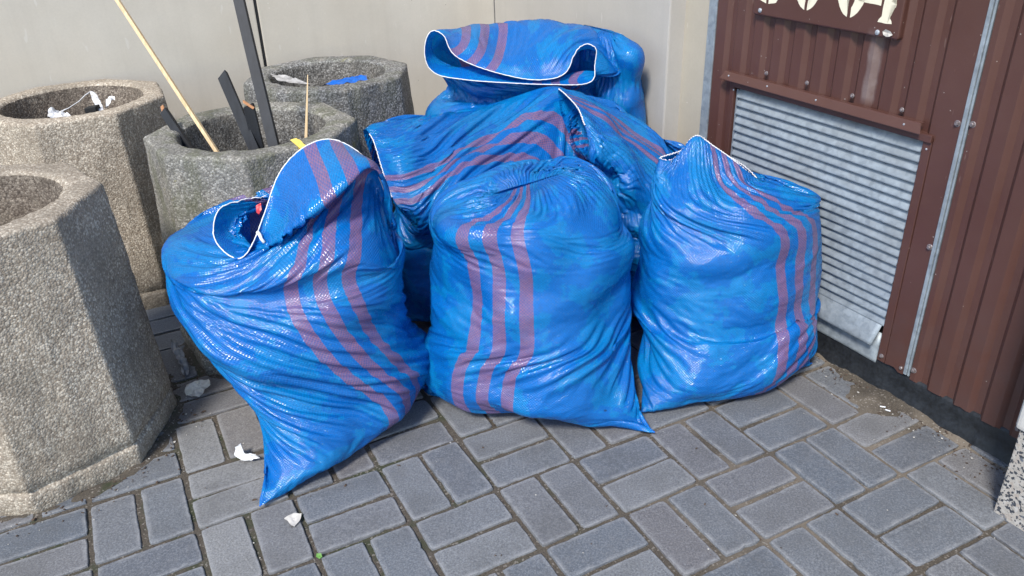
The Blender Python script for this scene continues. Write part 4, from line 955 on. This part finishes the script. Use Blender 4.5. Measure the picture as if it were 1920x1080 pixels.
bm = bmesh.new(); tube(bm, [(-1.4107, 2.455, 0.6237), (-1.3896, 2.47, 0.6306), (-1.367, 2.5, 0.6435), (-1.3524, 2.52, 0.6579), (-1.3435, 2.54, 0.6626)], [.002, .0013, .0012, .0014, .003], 6); tag(frombm('twisted_film', bm, M['white'], None, True), 'thin twisted white strand linking the two white scraps in the back left planter', 'plastic strand')
film('white_film', [(-1.3464, 2.54, 0.6644), (-1.3301, 2.54, 0.6622), (-1.3007, 2.5, 0.6415), (-1.2695, 2.45, 0.6242), (-1.2896, 2.45, 0.6231), (-1.317, 2.49, 0.6447)], M['white'], 'narrow standing piece of white film in the back left planter', 'plastic scrap', .008, 7)
film('white_film', [(-1.2687, 2.45, 0.6275), (-1.2705, 2.48, 0.6459), (-1.2719, 2.5, 0.6557), (-1.2512, 2.5, 0.6517), (-1.2488, 2.49, 0.6443), (-1.2585, 2.47, 0.6433)], M['white'], 'small frilled tuft of white film at the right of the back left planter', 'plastic scrap', .012, 8)
bm = bmesh.new(); o = Vector((-1.3203, 2.43, 0.6214)); box(bm, o, (.034,.004,.004), (0,.03,0), (0,0,.017), .002); tag(frombm('black_block', bm, M['black']), 'small black plastic block lying in the back left planter', 'block')
film('grey_film', [(-0.8557, 2.82, 0.6397), (-0.81, 2.74, 0.6354), (-0.7437, 2.7, 0.6289), (-0.6776, 2.69, 0.6275), (-0.7376, 2.74, 0.6368), (-0.8035, 2.79, 0.6414)], M['grey_rag'], 'grey film lining the left inside of the dark planter', 'plastic scrap', .005, 11)
film('blue_film', [(-0.6555, 2.7, 0.6226), (-0.5938, 2.74, 0.6343), (-0.5446, 2.77, 0.6365), (-0.5191, 2.79, 0.6329), (-0.5043, 2.74, 0.6298), (-0.5517, 2.7, 0.6266)], M['blue_scrap'], 'scrap of shiny blue film lying in the dark planter', 'plastic scrap', .010, 12)
film('red_scrap', [(-0.6113, 1.74, 0.5795), (-0.6006, 1.745, 0.5851), (-0.5977, 1.735, 0.5719), (-0.6042, 1.73, 0.5622), (-0.6105, 1.733, 0.5665)], M['red'], 'red scrap showing in the open mouth of the front left sack', 'plastic scrap', .004, 41)
film('grey_rag', [(-1.0428, 2.03, 0.0477), (-1.0299, 2.04, 0.0375), (-0.9823, 1.98, 0.026), (-0.959, 1.94, 0.0113), (-0.9537, 1.9, -0.0019), (-0.964, 1.9, 0.02), (-0.9985, 1.96, 0.0321)], M['grey_rag'], 'dirty grey rag wedged between the front and the mossy planter', 'rag', .014, 21)
film('paper_scrap', [(-0.9289, 1.8106, 0.006), (-0.9264, 1.8322, 0.026), (-0.9025, 1.837, 0.036), (-0.8691, 1.848, 0.031), (-0.8663, 1.8469, 0.014), (-0.876, 1.8241, 0.016), (-0.8887, 1.8039, 0.006)], M['paper'], 'crumpled dirty white paper lying between the planters and the left sack', 'paper', .014, 22)
film('paper_scrap', [(-0.7128, 1.5508, 0.006), (-0.7073, 1.5504, 0.034), (-0.6945, 1.5546, 0.04), (-0.6919, 1.5494, 0.018), (-0.6747, 1.5402, 0.012), (-0.6509, 1.5366, 0.024), (-0.6485, 1.5377, 0.01), (-0.6786, 1.5318, 0.006)], M['white'], 'small curled white paper beside the lower corner of the left sack', 'paper', .008, 23)
film('paper_scrap', [(-0.5364, 1.3341, 0.006), (-0.5225, 1.3469, 0.009), (-0.5007, 1.3451, 0.01), (-0.5001, 1.3308, 0.008), (-0.5089, 1.3075, 0.006), (-0.5233, 1.3197, 0.007)], M['paper'], 'flat torn scrap of pale paper on the paving in front of the left sack', 'paper', .003, 24)
bm = bmesh.new(); tube(bm, [(0.9007, 1.6851, 0.007), (0.9127, 1.6809, 0.0075)], .0019, 8); tag(frombm('cigarette_end', bm, M['white']), 'white cigarette end by the pile of sand near the gate', 'cigarette end')
bm = bmesh.new(); tube(bm, [(0.9086, 1.6711, 0.007), (0.9186, 1.6636, 0.0075)], .0019, 8); tag(frombm('cigarette_end', bm, M['white']), 'second white cigarette end just below the first by the gate', 'cigarette end')
film('weed', [(-0.4457, 1.2227, 0.004), (-0.4425, 1.227, 0.01), (-0.434, 1.2248, 0.012), (-0.4306, 1.2203, 0.006), (-0.4356, 1.2166, 0.004)], M['leaf'], 'tiny green weed sprouting from a paving joint', 'weed', .004, 31)
